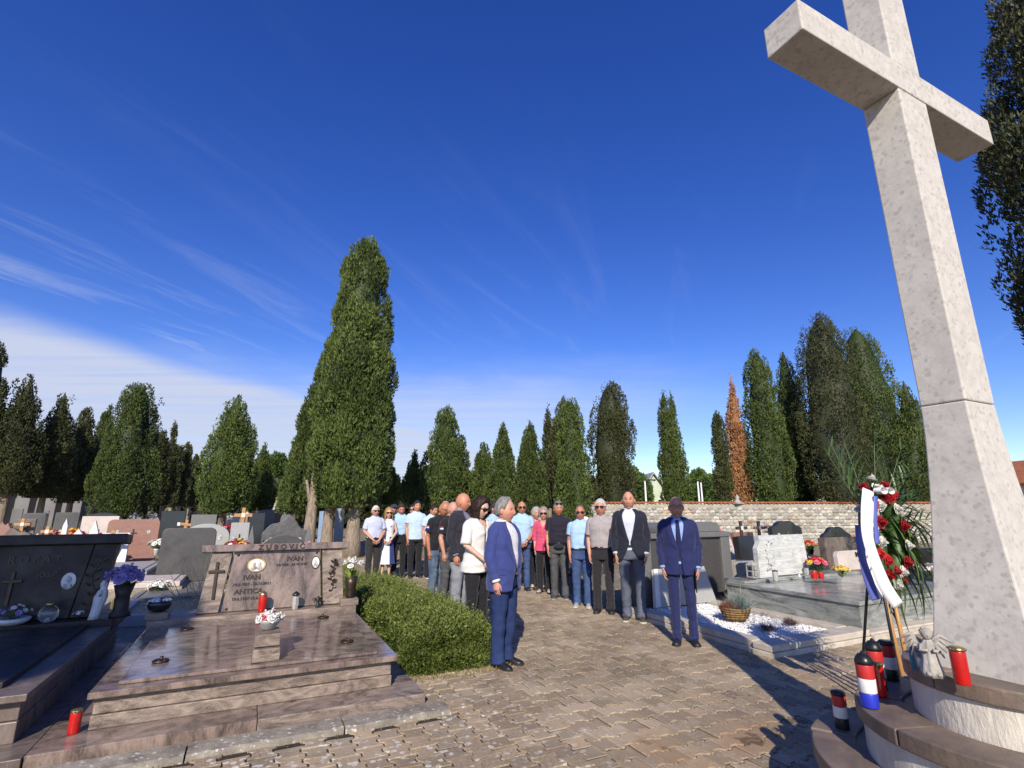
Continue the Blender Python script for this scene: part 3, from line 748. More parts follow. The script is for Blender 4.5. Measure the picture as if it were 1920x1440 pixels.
# ------------------------------------------------------------------ foliage
def np_quads(name, V, tint, mt, extra=None):
    N = V.shape[0]
    verts = V.reshape(-1, 3); nv = N * 4
    faces = np.arange(nv, dtype=np.int32)
    tv = np.repeat(tint, 4)
    ls = np.arange(0, nv, 4, dtype=np.int32); lt = np.full(N, 4, dtype=np.int32)
    if extra is not None:                      # extra: (verts, quad faces, tint)
        ev, ef, et = extra
        verts = np.concatenate([verts, ev]); faces = np.concatenate([faces, (ef + nv).reshape(-1)]); tv = np.concatenate([tv, np.full(len(ev), et)])
        ls = np.arange(0, len(faces), 4, dtype=np.int32); lt = np.full(len(ls), 4, dtype=np.int32)
    me = bpy.data.meshes.new(name)
    me.vertices.add(len(verts)); me.vertices.foreach_set('co', verts.astype(np.float32).reshape(-1))
    me.loops.add(len(faces)); me.loops.foreach_set('vertex_index', faces.astype(np.int32))
    me.polygons.add(len(ls)); me.polygons.foreach_set('loop_start', ls); me.polygons.foreach_set('loop_total', lt)
    a = me.color_attributes.new('tint', 'FLOAT_COLOR', 'POINT')
    c = np.ones((len(verts), 4), np.float32); c[:, 0] = c[:, 1] = c[:, 2] = tv; a.data.foreach_set('color', c.reshape(-1))
    me.materials.append(mt); me.update(calc_edges=True); me.validate()
    return me
def unit(v): return v / np.maximum(np.linalg.norm(v, axis=-1, keepdims=True), 1e-9)
def blades(P, D, L, W, rg, nb=2):
    N = len(P); out = []
    for k in range(nb):
        s = unit(np.cross(D, rg.normal(size=(N, 3)))); dj = unit(D + rg.normal(size=(N, 3)) * .28)
        l = (L * rg.uniform(.7, 1.25, N))[:, None]; w = (W * rg.uniform(.7, 1.2, N))[:, None]
        out.append(np.stack([P, P + dj * l * .45 + s * w, P + dj * l, P + dj * l * .45 - s * w], 1))
    return np.concatenate(out)
PROF = {
    'cone': ([0, .05, .16, .38, .62, .82, .94, 1], [.6, .88, 1, .84, .56, .29, .11, .02]),
    'column': ([0, .04, .25, .6, .84, .94, .985, 1], [.82, .95, 1, .90, .66, .42, .2, .05]),
    'oval': ([0, .06, .26, .5, .74, .9, 1], [.55, .84, 1, .88, .58, .28, .03]),
    'broad': ([0, .05, .2, .45, .68, .86, .95, .985, 1], [.62, .92, 1, .9, .70, .49, .34, .2, .06]),
    'round': ([0, .15, .4, .7, .9, 1], [.5, .85, 1, .85, .5, .1]),
}
def crown_mesh(H, Rm, n, seed, prof, lump, leaf_l, leaf_w, mt, upward=.85, tips=0, cam_az=None):
    rg = np.random.default_rng(seed)
    pt, pr = PROF[prof]
    rc0 = max(.2, Rm * lump)
    nc = int(max(30, 1.45 * (2 * math.pi * Rm * .75 * H) / (rc0 * rc0 * 2.6)))
    t = rg.uniform(0, 1, nc * 3); keep = rg.uniform(0, 1, nc * 3) < np.interp(t, pt, pr) * .95 + .05
    t = t[keep][:nc]; nc = len(t)
    ph = rg.uniform(0, 2 * np.pi, nc); ox, oy = rg.uniform(0, 9, 2)
    wob = 1 + .10 * np.sin(2 * ph + ox + t * 5) + .07 * np.sin(3 * ph + oy - t * 9)
    rad = Rm * np.interp(t, pt, pr)
    rc = np.minimum(rc0 * rg.uniform(.55, 1.3, nc), rad * .6 + .05)
    rr = np.maximum(rad * wob - rc * .75, 0) * rg.uniform(.78, 1.08, nc)
    C = np.stack([rr * np.cos(ph), rr * np.sin(ph), t * (H - .12 * Rm)], 1)
    if tips:
        T = rg.uniform(.8, .965, tips); C = np.concatenate([C, np.stack([rg.normal(0, .22 * Rm, tips) * (1.15 - T) * 4, rg.normal(0, .22 * Rm, tips) * (1.15 - T) * 4, T * H], 1)]); rc = np.concatenate([rc, np.full(tips, rc0 * .45)]); ph = np.concatenate([ph, rg.uniform(0, 6.28, tips)])
    wgt = rc ** 2
    if cam_az is not None: wgt = wgt * np.where(np.cos(ph - cam_az) > -.25, 1., .4)      # thinner coat on the far side
    idx = rg.choice(len(C), n, p=wgt / wgt.sum())
    outw = np.stack([np.cos(ph), np.sin(ph), np.full(len(ph), .25)], 1)[idx]
    d = unit(rg.normal(size=(n, 3)) + outw * .9)
    P = C[idx] + d * (rc[idx] * rg.uniform(.70, 1.0, n))[:, None] * np.array([1, 1, 1.9])
    P[:, 2] = np.maximum(P[:, 2], -.02 * H)
    D = unit(d * .62 + np.array([0, 0, upward]) + rg.normal(size=(n, 3)) * .18)
    V = blades(P, D, leaf_l, leaf_w, rg)
    ct = rg.uniform(.0, 1., len(C))
    tint = np.clip(ct[idx] * .62 + rg.uniform(-.05, .42, n), 0, 1); tint = np.concatenate([tint, tint])
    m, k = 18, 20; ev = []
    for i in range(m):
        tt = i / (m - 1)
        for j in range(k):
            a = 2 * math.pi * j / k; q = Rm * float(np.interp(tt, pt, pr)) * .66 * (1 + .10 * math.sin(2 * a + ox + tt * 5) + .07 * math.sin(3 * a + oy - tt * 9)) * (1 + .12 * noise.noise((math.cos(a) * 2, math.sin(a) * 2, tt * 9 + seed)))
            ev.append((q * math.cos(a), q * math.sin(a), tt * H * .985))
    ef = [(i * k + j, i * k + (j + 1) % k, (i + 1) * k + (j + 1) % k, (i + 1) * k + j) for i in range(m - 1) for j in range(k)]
    return np_quads('crown', V, tint, mt, (np.array(ev), np.array(ef, np.int32), .0))  # core keeps the darkest tint: shade painted into the gaps between clumps
CYP = leafmat('cypress_foliage', (.030, .048, .012), (.135, .185, .044), .6, .15)
CYPD = leafmat('dark_cypress_foliage', (.028, .034, .012), (.100, .112, .038), .6, .12)
CYPB = leafmat('dead_cypress_foliage', (.36, .17, .075), (.62, .33, .15), .8, .1)
BROAD = leafmat('broadleaf_foliage', (.07, .12, .03), (.17, .25, .07), .5, .3)
def trunk(mb, base, top, r0, r1, seed, n=12, m=10):
    base = Vector(base); top = Vector(top); G = []; r = random.Random(seed)
    for i in range(m + 1):
        t = i / m; p = base.lerp(top, t); rr = r0 + (r1 - r0) * t + r0 * .5 * max(0, .12 - t) / .12
        G.append([(p.x + rr * math.cos(a) * (1 + .22 * noise.noise((math.cos(a) * 1.6 + seed, math.sin(a) * 1.6, t * 2.5))), p.y + rr * math.sin(a) * (1 + .22 * noise.noise((math.cos(a) * 1.6 + seed, math.sin(a) * 1.6, t * 2.5))), p.z) for a in [2 * math.pi * j / n for j in range(n)]])
    mb.grid(G, True, True, True)
def tree(label, ut, vt, wpx, d, vb, prof='cone', n=6500, lump=.26, mt=None, ll=None, lw=None, tips=0, trunks=None, name='cypress_tree', seed=None, group='cypress trees round the cemetery', upward=1.15, tr=.16):
    p = dep(ut, vt, d); zb = max(.15, dep(ut, vb, d).z); zt = p.z
    Rm = wpx / 960. * d * .5 * .95 * d / math.hypot(d, (ut - 960) / 960. * d)
    seed = seed or int(ut * 7 + vt)
    k = d / 26.
    t = thing(name, label, 'tree', (p.x, p.y, -.03), 0, group)
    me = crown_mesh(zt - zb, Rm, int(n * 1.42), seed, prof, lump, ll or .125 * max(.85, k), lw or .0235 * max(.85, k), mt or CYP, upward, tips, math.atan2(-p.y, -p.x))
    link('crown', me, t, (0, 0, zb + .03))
    for q, (dx, dy, r0) in enumerate(trunks or [(0, 0, tr)]):
        m = MB(); trunk(m, (dx, dy, 0), (dx * .86, dy * .86, zb + (zt - zb) * .35), r0, r0 * .5, seed + q); m.build('trunk', BARK, t, smooth=True)
        if trunks:
            m = MB()
            for s in range(5):
                a = s * 1.26 + q; m.tube([(dx, dy, zb - .15), (dx + .12 * math.cos(a), dy + .12 * math.sin(a), zb + .25), (dx + .28 * math.cos(a), dy + .28 * math.sin(a), zb + .8)], [.08, .06, .03], 6)
            m.build('limbs', BARK, t, smooth=True)
    return t
def all_trees():
    # main tree by the path
    tree('tallest dark green cypress rising at the centre left above the people', 690, 450, 168, 19, 942, 'broad', 28000, .25, CYP, .14, .024, tips=14, trunks=[(-1.25, .2, .20), (-.62, .3, .22), (.2, -.2, .26)])
    tree('lower cypress merging into the left flank of the tallest tree', 610, 650, 96, 19.8, 952, 'cone', 11000, .28, CYP, .14, .024, tr=.2)
    tree('small cypress at the foot of the tallest tree on its left', 566, 800, 66, 21, 962, 'cone', 5000, .3, CYP)
    tree('low dark cypress peeping out right of the tallest tree', 733, 872, 42, 25, 945, 'oval', 3000, .3, CYP)
    # left bank
    tree('tall dark cypress cut by the left edge of the picture', -6, 640, 104, 20, 915, 'column', 7000, .25, CYPD, tr=.22)
    tree('broad dark cypress with a ragged double tip near the left edge', 60, 706, 150, 21, 925, 'cone', 9000, .24, CYPD, tips=10, tr=.22)
    tree('dark pointed cypress right of the ragged double tipped one', 123, 733, 112, 22.5, 930, 'cone', 7500, .24, CYPD, tips=5)
    tree('grey green cypress with bare trunk, fourth from the left edge', 168, 762, 84, 25, 940, 'oval', 5000, .26, CYPD)
    tree('narrow cypress squeezed left of the broad sunlit one', 208, 757, 62, 27, 935, 'oval', 4200, .26, CYP)
    tree('broad sunlit cypress with blunt top in the left group', 265, 724, 142, 22.5, 962, 'broad', 11000, .24, CYP, tips=8)
    tree('slim cypress close right of the broad blunt topped one', 306, 806, 44, 28, 945, 'column', 3000, .3, CYPD)
    tree('spire shaped slim cypress in the gap of the left group', 330, 785, 34, 30, 945, 'cone', 3000, .3, CYPD)
    tree('far thin cypress, first of the three between two broad ones', 338, 833, 24, 38, 948, 'column', 1800, .35, CYPD)
    tree('far thin cypress, middle of the three between two broad ones', 354, 829, 26, 39, 948, 'column', 1800, .35, CYPD)
    tree('far thin cypress, last of the three between two broad ones', 370, 850, 30, 41, 950, 'oval', 1800, .35, CYPD)
    tree('egg shaped sunlit cypress standing alone left of the tallest tree', 447, 738, 114, 22.5, 962, 'oval', 9000, .23, CYP, tips=5)
    tree('thin dark cypress tip behind the egg shaped tree', 472, 824, 30, 30, 945, 'cone', 2200, .3, CYPD)
    tree('medium cone shaped cypress right of the egg shaped tree', 498, 828, 58, 27, 962, 'cone', 4200, .27, CYP)
    # centre
    tree('small cone shaped cypress just right of the tallest tree', 778, 842, 46, 29, 948, 'cone', 3500, .28, CYP)
    tree('big flat topped cypress behind the bald men', 838, 765, 88, 28, 955, 'broad', 7000, .22, CYP)
    tree('slender cypress leaning on the big flat topped one', 860, 820, 46, 29, 955, 'cone', 3000, .26, CYP)
    tree('needle thin far cypress between two wider ones at the centre', 877, 842, 18, 34, 955, 'cone', 1500, .4, CYPD)
    tree('medium rounded cypress left of the pointed centre one', 907, 826, 50, 29, 955, 'oval', 3600, .26, CYP)
    tree('pointed cypress above the head of the man in the blue blazer', 943, 787, 62, 27.5, 960, 'cone', 5200, .24, CYP)
    tree('pointed cypress with smooth flanks, right neighbour of the blazer man one', 993, 784, 70, 27, 965, 'cone', 5800, .24, CYP)
    tree('dark slim cypress tip rising behind the centre pair', 1027, 758, 40, 31, 950, 'cone', 3000, .3, CYPD)
    tree('knobbly dark cypress behind the smooth bright one', 1056, 738, 78, 30, 955, 'oval', 5500, .38, CYPD)
    tree('bright smooth cypress above the women in pink and red', 1070, 750, 70, 25.5, 985, 'column', 6500, .2, CYP)
    tree('lumpy cauliflower topped cypress behind the grey shirted man', 1141, 719, 88, 29, 948, 'column', 7000, .42, CYPD)
    # behind the wall
    tree('slim twin cypress, left stem, behind the wall at centre right', 1243, 733, 34, 29, 948, 'column', 3600, .26, CYP)
    tree('slim twin cypress, right stem, behind the wall at centre right', 1257, 731, 46, 30.2, 948, 'cone', 3600, .26, CYP)
    tree('short slim cypress left of the brown dead one', 1344, 773, 36, 30, 948, 'column', 3000, .26, CYPD)
    tree('dead rust brown cypress with a broken tip behind the wall', 1369, 700, 60, 30, 948, 'cone', 4200, .26, CYPB, .14, .03)
    tree('blunt columnar cypress right of the brown dead one', 1416, 656, 86, 29, 948, 'column', 6500, .22, CYP)
    tree('lumpy cypress between the columnar and the olive tall ones', 1467, 656, 104, 31.5, 948, 'oval', 6500, .32, CYP)
    tree('tall olive dark cypress, highest of the group behind the wall', 1532, 592, 142, 28.5, 948, 'column', 9000, .22, CYPD)
    tree('tall rounded cypress right of the olive dark one', 1603, 613, 152, 30.5, 948, 'column', 9000, .24, CYP)
    tree('pointed cypress next to the cross shaft behind the wall', 1693, 711, 130, 29, 948, 'cone', 7000, .25, CYP)
    # tall one at the right edge, crown well above the ground
    pe = dep(2130, 300, 6.5); zb = dep(2130, 628, 6.5).z
    t = thing('cypress_tree', 'tall dark cypress cut by the right edge above the cross arm', 'tree', (pe.x, pe.y, -.03), 0, 'cypress trees round the cemetery')
    link('crown', crown_mesh(9.6, 1.75, 46000, 31, 'cone', .17, .10, .015, CYPD, 1.2, 10), t, (0, 0, zb))
    m = MB(); trunk(m, (0, 0, 0), (0, 0, zb + 3), .22, .12, 9); m.build('trunk', BARK, t, smooth=True)
    # leafy trees far behind
    for i, (u, v, w, d, lab) in enumerate(((520, 853, 60, 52, 'pale broadleaf tree far behind, left of the tallest cypress'), (803, 878, 40, 55, 'pale broadleaf tree far behind between two cypresses at centre'), (1187, 885, 60, 48, 'broadleaf tree beyond the wall beside the pale house'), (1312, 888, 62, 52, 'round broadleaf tree beyond the wall behind the lamp posts'), (1268, 905, 40, 60, 'low far broadleaf tree right of the slim twin cypress'))):
        tree(lab, u, v, w, d, 955, 'round', 3500, .35, BROAD, .35, .12, name='broadleaf_tree', group='broadleaf trees far behind', upward=.2)
    # the tree behind the photographer whose shade lies over the dark tomb
    t = thing('shade_tree', 'broad crowned tree standing outside the picture, shading the dark tomb', 'tree', (-9.35, -5.35, -.03))
    link('crown', crown_mesh(3.6, 1.75, 6000, 77, 'round', .35, .28, .07, BROAD, .2), t, (0, 0, 7.3))
    m = MB(); trunk(m, (0, 0, 0), (.1, 0, 9.), .22, .09, 5); m.build('trunk', BARK, t, smooth=True)
all_trees()

def hedge():
    t = thing('low_hedge', 'low bushy green hedge running beside the granite tomb and the path', 'hedge', (2.05, 5.5, -.03))
    rg = np.random.default_rng(5); n = 34000
    # mound profile along Y
    y = rg.uniform(0, 1, n) ** 1.15 * 5.2; a = rg.uniform(-.12, np.pi + .12, n)
    wob = np.array([noise.noise((yy * .8, aa * 1.2, 3)) for yy, aa in zip(y, a)]) * .24 + np.array([noise.noise((yy * 3.2, aa * 3.5, 9)) for yy, aa in zip(y, a)]) * .12
    hw = .58 * np.minimum(1, np.sqrt(np.clip((y + .06) * 3.2, .02, 1))); hh = np.interp(y, [0, .25, 1.2, 3.0, 5.2], [.20, .40, .50, .46, .40])
    k = (1 + wob) * rg.uniform(.80, 1.0, n)
    cx = np.cos(a); sx = np.sin(a)
    P = np.stack([np.sign(cx) * np.abs(cx) ** .7 * hw * k, y - .02 - .05 * np.abs(wob), np.clip(np.sign(sx) * np.abs(sx) ** .6, 0.02, 2) * hh * k], 1)
    D = unit(np.stack([cx * .6, rg.normal(size=n) * .35 - .25, np.abs(sx) * .7 + .45], 1) + rg.normal(size=(n, 3)) * .45)
    V = blades(P, D, .042, .0095, rg)
    # upright sprigs
    ns = 1700; ys = rg.uniform(0.05, 5.1, ns); xs = rg.uniform(-.5, .5, ns); zs = np.interp(ys, [0, .25, 1.2, 3.0, 5.2], [.22, .45, .49, .45, .39]) * (1 - .35 * np.abs(xs) ** 2 * 3)
    SP = []; SD = []
    for q in range(ns):
        dd = unit(np.array([rg.normal() * .35, rg.normal() * .35 - .1, 1.])); L = rg.uniform(.05, .20)
        for s in range(7): SP.append(np.array([xs[q], ys[q], zs[q] - .03]) + dd * L * s / 6); SD.append(unit(dd + rg.normal(size=3) * .8))
    V2 = blades(np.array(SP), np.array(SD), .032, .007, rg)
    nf = 9000; fxr = rg.uniform(-.56, .56, nf); fzr = rg.uniform(0.0, 1.0, nf) * (.40 - .7 * np.abs(fxr) ** 2.5)
    FP = np.stack([fxr, .02 + .10 * (fzr / .46) ** 2 + .16 * np.abs(fxr) ** 2 + rg.uniform(-.04, .08, nf), fzr], 1); FD = unit(np.stack([fxr * .6, -np.ones(nf) * .8, rg.uniform(-.2, 1, nf)], 1) + rg.normal(size=(nf, 3)) * .4)
    V3 = blades(FP, FD, .042, .0095, rg)
    Va = np.concatenate([V, V2, V3]); tint = np.concatenate([np.tile(np.clip(rg.uniform(.0, .8, n) + (wob + .05) * 1.2, 0, 1), 2), rg.uniform(.5, 1, len(V2)), rg.uniform(0, .8, len(V3))])
    m, kk = 24, 14; ev = []
    for i in range(m):
        yy = i / (m - 1) * 5.1 + .02; w_ = .58 * min(1, math.sqrt(max(.02, (yy + .02) * 3.2))) * .8; h_ = float(np.interp(yy, [0, .25, 1.2, 3.0, 5.2], [.20, .40, .50, .46, .40])) * .8
        for j in range(kk):
            b = math.pi * j / (kk - 1); ev.append((math.copysign(abs(math.cos(b)) ** .7, math.cos(b)) * w_, yy, max(0., math.sin(b)) ** .6 * h_))
    ef = [(i * kk + j, i * kk + j + 1, (i + 1) * kk + j + 1, (i + 1) * kk + j) for i in range(m - 1) for j in range(kk - 1)]
    HED = leafmat('hedge_foliage', (.042, .070, .014), (.24, .29, .066), .5, .25)
    link('foliage', np_quads('foliage', Va, tint, HED, (np.array(ev), np.array(ef, np.int32), .05)), t)
    mb = MB(); r = random.Random(3)
    for q in range(40):
        yy = r.uniform(.1, 5); xx = r.uniform(-.45, .45); mb.tube([(xx * .6, yy, 0), (xx * .9, yy - .03, .2), (xx, yy - .06, .36)], [.012, .008, .003], 5)
    mb.build('stems', BARK, t)
hedge()

def grass_patch(name, label, x0, x1, y0, y1, n, h, seed, c1, c2, wd=.006):
    rg = np.random.default_rng(seed)
    P = np.stack([rg.uniform(x0, x1, n), rg.uniform(y0, y1, n), np.full(n, -.03)], 1)
    D = unit(np.stack([rg.normal(size=n) * .4, rg.normal(size=n) * .4, np.ones(n)], 1))
    V = blades(P, D, h, wd, rg, 1)
    o = link(name, np_quads(name, V, rg.uniform(0, 1, n), leafmat(name + '_blades', c1, c2, .7, .2)), None)
    tag(o, label, 'grass'); o['kind'] = 'stuff'; return o
grass_patch('dry_grass', 'tuft of tall dry seeding grass behind the granite headstone', -.9, .5, 9.6, 10.8, 240, .85, 1, (.30, .24, .12), (.50, .42, .25), .005)
grass_patch('path_grass', 'straggly dry grass along the foot of the hedge', 1.5, 2.62, 5.3, 5.52, 700, .07, 2, (.16, .15, .05), (.42, .33, .15), .004)
grass_patch('verge_grass', 'green grass growing round the trunks of the tallest cypress', 1.2, 2.4, 11, 19, 5000, .24, 3, (.06, .09, .02), (.18, .2, .06), .012)
grass_patch('dry_verge', 'yellow dry weeds between the old graves at left', -6, 1.2, 10.5, 26, 5000, .14, 4, (.16, .15, .05), (.46, .36, .14), .012)
def far_wood():
    rg = np.random.default_rng(41); n = 26000
    uu = rg.uniform(-260, 1180, n); dd = rg.uniform(46, 54, n); top = np.array([dep(700, 912, 50).z + 1.6 * noise.noise((x * .012, 3, 0)) + 1.1 * noise.noise((x * .05, 8, 0)) for x in uu])
    P = np.array([tuple(dep(a, 950, b)) for a, b in zip(uu, dd)]); P[:, 2] = top * rg.uniform(0, 1, n) ** .7
    D = unit(np.stack([rg.normal(size=n) * .6 - .2, rg.normal(size=n) * .6 - .4, np.ones(n) * .7], 1))
    o = link('far_wood', np_quads('far_wood', blades(P, D, .75, .22, rg), np.tile(rg.uniform(0, .8, n), 2), CYPD)); tag(o, 'dark mass of far shrubs and trees closing the cemetery behind the left graves', 'trees'); o['kind'] = 'stuff'
far_wood()
def broken_kerb_moss():
    o = grass_patch('joint_weeds', 'short weeds growing along the concrete kerb before the tombs', -3, 1.6, 4.40, 4.46, 500, .04, 6, (.13, .13, .05), (.35, .29, .14), .004)
broken_kerb_moss()

# ------------------------------------------------------------------ headstones
def outline(shape, w, h, seed=0):
    a = w / 2; r = random.Random(seed)
    if shape == 'round':
        c = min(.12, w * .12); o = [(-a, 0), (a, 0)]
        for k in range(7): t = math.pi / 2 * k / 6; o.append((a - c + c * math.cos(t), h - c + c * math.sin(t)))
        for k in range(7): t = math.pi / 2 + math.pi / 2 * k / 6; o.append((-a + c + c * math.cos(t), h - c + c * math.sin(t)))
        return o
    if shape == 'arch':
        o = [(-a, 0), (a, 0)]; k0 = h * .72
        for k in range(17): t = math.pi * k / 16; o.append((a * math.cos(t), k0 + (h - k0) * math.sin(t)))
        return o
    if shape == 'gable': return [(-a, 0), (a, 0), (a, h * .72), (0, h), (-a, h * .72)]
    if shape == 'trap': return [(-a, 0), (a, 0), (a * .92, h), (-a * .8, h)]
    if shape == 'wavy':
        o = [(-a, 0), (a, 0)]
        for k in range(19): x = a - w * k / 18; o.append((x, h * (.84 + .13 * math.cos(x / a * 2.6) - .04 * math.cos(x / a * 7 + seed))))
        return o
    if shape == 'ornate':
        o = [(-a, 0), (a, 0)]
        for k in range(25): x = a - w * k / 24; o.append((x, h * (.80 + .17 * max(0, 1 - (x / a) ** 2) + .035 * abs(math.sin(x / a * 4.7)))))
        return o
    if shape == 'rock':
        o = [(-a, 0), (a * .97, 0)]
        for k in range(15): t = math.pi * k / 14; o.append((a * math.cos(t) * r.uniform(.88, 1.03), h * (.45 + .5 * math.sin(t) ** .6) * r.uniform(.92, 1.05)))
        return o
    if shape == 'obelisk': return [(-a, 0), (a, 0), (a * .75, h * .85), (0, h), (-a * .75, h * .85)]
    return [(-a, 0), (a, 0), (a, h), (-a, h)]
def headstone(label, uL, uR, vT, Y, mt, shape='rect', th=.12, z0=0., lean=3., base=None, bed=0., bedh=.18, bedm=None, name='gravestone', group='gravestones among the cypresses', vB=None):
    vm = vT + 25
    x0, _ = onY(uL, vm, Y); x1, _ = onY(uR, vm, Y); zt = onY((uL + uR) / 2, vT, Y)[1]
    w = max(.1, x1 - x0); h = max(.15, zt - z0)
    t = thing(name, label, 'gravestone', ((x0 + x1) / 2, Y, z0 - (.03 if z0 == 0 else 0)), 0, group)
    bh = 0.
    if base:
        bh = min(.16, h * .2); m = MB(); m.box((0, .02, bh / 2), (w * 1.12, th * 1.9, bh)); m.build('base', base, t, bevel=.008)
    m = MB(); m.prism(outline(shape, w, h - bh + .03, int(uL)), -th / 2, th / 2)
    m.build('slab', mt, t, False, (0, 0, bh + .001), .012 if shape != 'rock' else .03, rot=(R(-lean), 0, 0))
    if any(k in label for k in ('pale pink inscribed', 'dark rugged', 'pale grey upright', 'black ornate', 'black plaque', 'mauve polished', 'light grey arched', 'red brown granite slab', 'beige leaning', 'charcoal rounded')):
        rr = min(.06, w * .06)
        for q in (-1, 1):
            m = MB(); m.prism([(q * w * .3 + rr * .8 * math.cos(a), h * .62 + rr * math.sin(a)) for a in [2 * math.pi * j / 16 for j in range(16)]], -th / 2 - .012, -th / 2 + .01); m.build('portrait', FACEG, t, rot=(R(-lean), 0, 0), loc=(0, 0, bh))
        m = MB(); m.box((0, -th / 2 - .008, h * .55), (.03, .02, h * .28)); m.box((0, -th / 2 - .009, h * .60), (h * .14, .02, .03)); m.build('cross_emblem', BRONZE if mt not in (G_BLACK, G_CHAR) else GOLD, t, rot=(R(-lean), 0, 0), loc=(0, 0, bh))
    if bed:
        bw = w * 1.1
        for sx in (-1, 1): m = MB(); m.box((sx * (bw / 2 - .05), -bed / 2 - .1, bedh / 2), (.1, bed, bedh)); m.build('side_kerb', bedm or base or mt, t, bevel=.008)
        m = MB(); m.box((0, -bed - .1 + .05, bedh / 2), (bw - .206, .1, bedh)); m.build('front_kerb', bedm or base or mt, t, bevel=.008)
        m = MB(); m.box((0, -bed / 2 - .12, bedh * .45), (bw - .206, bed - .16, bedh * .9)); m.build('cover_slab', bedm or mt, t, bevel=.008)
    return t
def wood_cross(label, u, vT, wpx, Y, mt, z0=0., lean=0., group='wooden crosses on graves'):
    x, zt = onY(u, vT, Y); w = abs(onY(u + wpx / 2, vT + 10, Y)[0] - onY(u - wpx / 2, vT + 10, Y)[0]); h = zt - z0
    t = thing('wooden_cross', label, 'cross', (x, Y, z0 - .03), 0, group)
    k = max(.045, w * .13)
    m = MB(); m.box((0, 0, h / 2), (k * 1.5, k, h + .03)); m.build('upright', mt, t, bevel=.005, rot=(0, R(lean), 0))
    m = MB(); m.box((0, -k * .3, h - w * .42), (w, k, k * 1.5)); m.build('crossbar', mt, t, bevel=.005, rot=(0, R(lean), 0))
    if h > .5: m = MB(); m.box((0, -k * .7, h - w * .42 + .0), (k * 1.6, .02, k * 2.0)); m.build('name_plate', PORC, t)
    return t
headstone('plain dark speckled granite slab behind the rose tomb at left', 302, 404, 990, 13.4, G_CHAR, 'round', .14, bed=2.2, bedm=G_GREY, base=G_GREY)
headstone('light grey arched gravestone behind the plain dark slab', 342, 430, 982, 15.6, G_LIGHT, 'arch', .14, base=G_GREY)
headstone('pale grey upright gravestone with flowers at its foot, left of the dark rugged one', 431, 466, 980, 14.8, G_LIGHT, 'rect', .12, base=G_GREY)
headstone('dark rugged gravestone with wavy top between two pointed posts', 492, 580, 967, 14.6, mat('dark_grey_stone', (.13, .125, .125), (.05, .048, .05), 3, .5, .01, 12, kind='swirl', dist=2), 'wavy', .16)
headstone('low black arched stone in front of the dark rugged gravestone', 486, 574, 1004, 13.4, G_CHAR, 'arch', .12)
for u, s in ((471, 'left'), (578, 'right')): headstone('grey pointed stone post at the %s of the dark rugged gravestone' % s, u - 6, u + 6, 984, 13.9, G_GREY, 'gable', .16, name='stone_post')
headstone('wide red brown granite slab with rounded corners at left', 200, 298, 974, 19.5, G_RED, 'round', .16, base=G_RED, bed=2.4, bedm=G_RED)
headstone('white leaning panel bearing an orange cross', 178, 240, 998, 18.0, M_WHITE, 'trap', .10, lean=16)
headstone('pale pink inscribed gravestone behind the white posts', 150, 220, 968, 23.5, M_PINKW, 'rect', .14)
headstone('black arched gravestone with pale rim behind the pink one', 147, 232, 961, 25.5, G_BLACK, 'arch', .16)
headstone('white marble gable shaped gravestone, wider one, behind the dark tomb', 122, 164, 992, 17.5, M_WHITE, 'gable', .12)
headstone('small white pointed gravestone beside the red flowers', 166, 184, 976, 20.5, M_WHITE, 'gable', .12)
headstone('slim white marble post behind the dark tomb cap', 114, 127, 972, 19, M_WHITE, 'obelisk', .16, name='stone_post')
headstone('mauve grey wavy topped gravestone behind the dark tomb at far left', -20, 72, 989, 14.5, G_BROWN, 'wavy', .16, base=G_GREY)
headstone('charcoal rounded gravestone at far left behind the mauve one', 39, 83, 962, 20.0, G_CHAR, 'round', .14)
headstone('red rough boulder gravestone at the left edge', -14, 24, 974, 18.2, G_RED, 'rock', .25)
headstone('brown board gravestone with a yellow wooden cross fixed on it', 25, 63, 973, 18.6, G_BROWN, 'rect', .10)
headstone('rough grey rock gravestone left of the navy slab', 232, 268, 957, 27.0, M_ROCK, 'rock', .3)
headstone('craggy pale rock gravestone nearest the navy slab', 266, 302, 957, 27.6, M_ROCK, 'rock', .3)
headstone('navy black low gravestone right of the craggy rocks', 300, 346, 958, 27.0, G_BLACK, 'rect', .2)
headstone('grey flat topped gravestone behind the light arched one', 356, 404, 965, 21.5, G_GREY, 'rect', .16)
headstone('small reddish gravestone in the far row under the egg shaped cypress', 358, 378, 951, 30, G_RED, 'gable', .2)
headstone('white low gravestone far behind the orange wooden cross', 425, 448, 955, 28, M_WHITE, 'rect', .2)
headstone('rust coloured narrow slab in the far row left of the white one', 408, 422, 958, 27, G_RED, 'rect', .2, lean=14)
headstone('black box gravestone behind the orange wooden cross', 465, 495, 962, 25, G_BLACK, 'rect', .5)
headstone('grey slab gravestone right of the black box one', 488, 514, 956, 29, G_GREY, 'rect', .3)
headstone('small red brown stone at the end of the far row', 514, 526, 954, 30, G_RED, 'rect', .2)
headstone('low grey rounded stone right of the far red brown one', 525, 552, 958, 27, G_GREY, 'arch', .3)
headstone('grey gravestone with dark frame under the left cypresses', 100, 146, 961, 27, G_CHAR, 'rect', .2)
headstone('pale grey gravestone between two trunks of the tallest cypress', 628, 645, 953, 26, G_LIGHT, 'round', .15)
headstone('blue grey panel hanging beside the cypress trunk', 599, 607, 940, 28, mat('blue_enamel', (.25, .36, .55), None, 5, .4), 'rect', .05, name='sign_panel')
wood_cross('orange wooden cross leaning on the white panel', 205, 993, 40, 17.8, WOODL, .1, 6)
wood_cross('yellow wooden cross on the brown board at far left', 45, 971, 30, 18.45, WOODL, .2)
wood_cross('small orange wooden cross before the grey flat topped gravestone', 337, 973, 20, 17.5, WOODL, 0, 8)
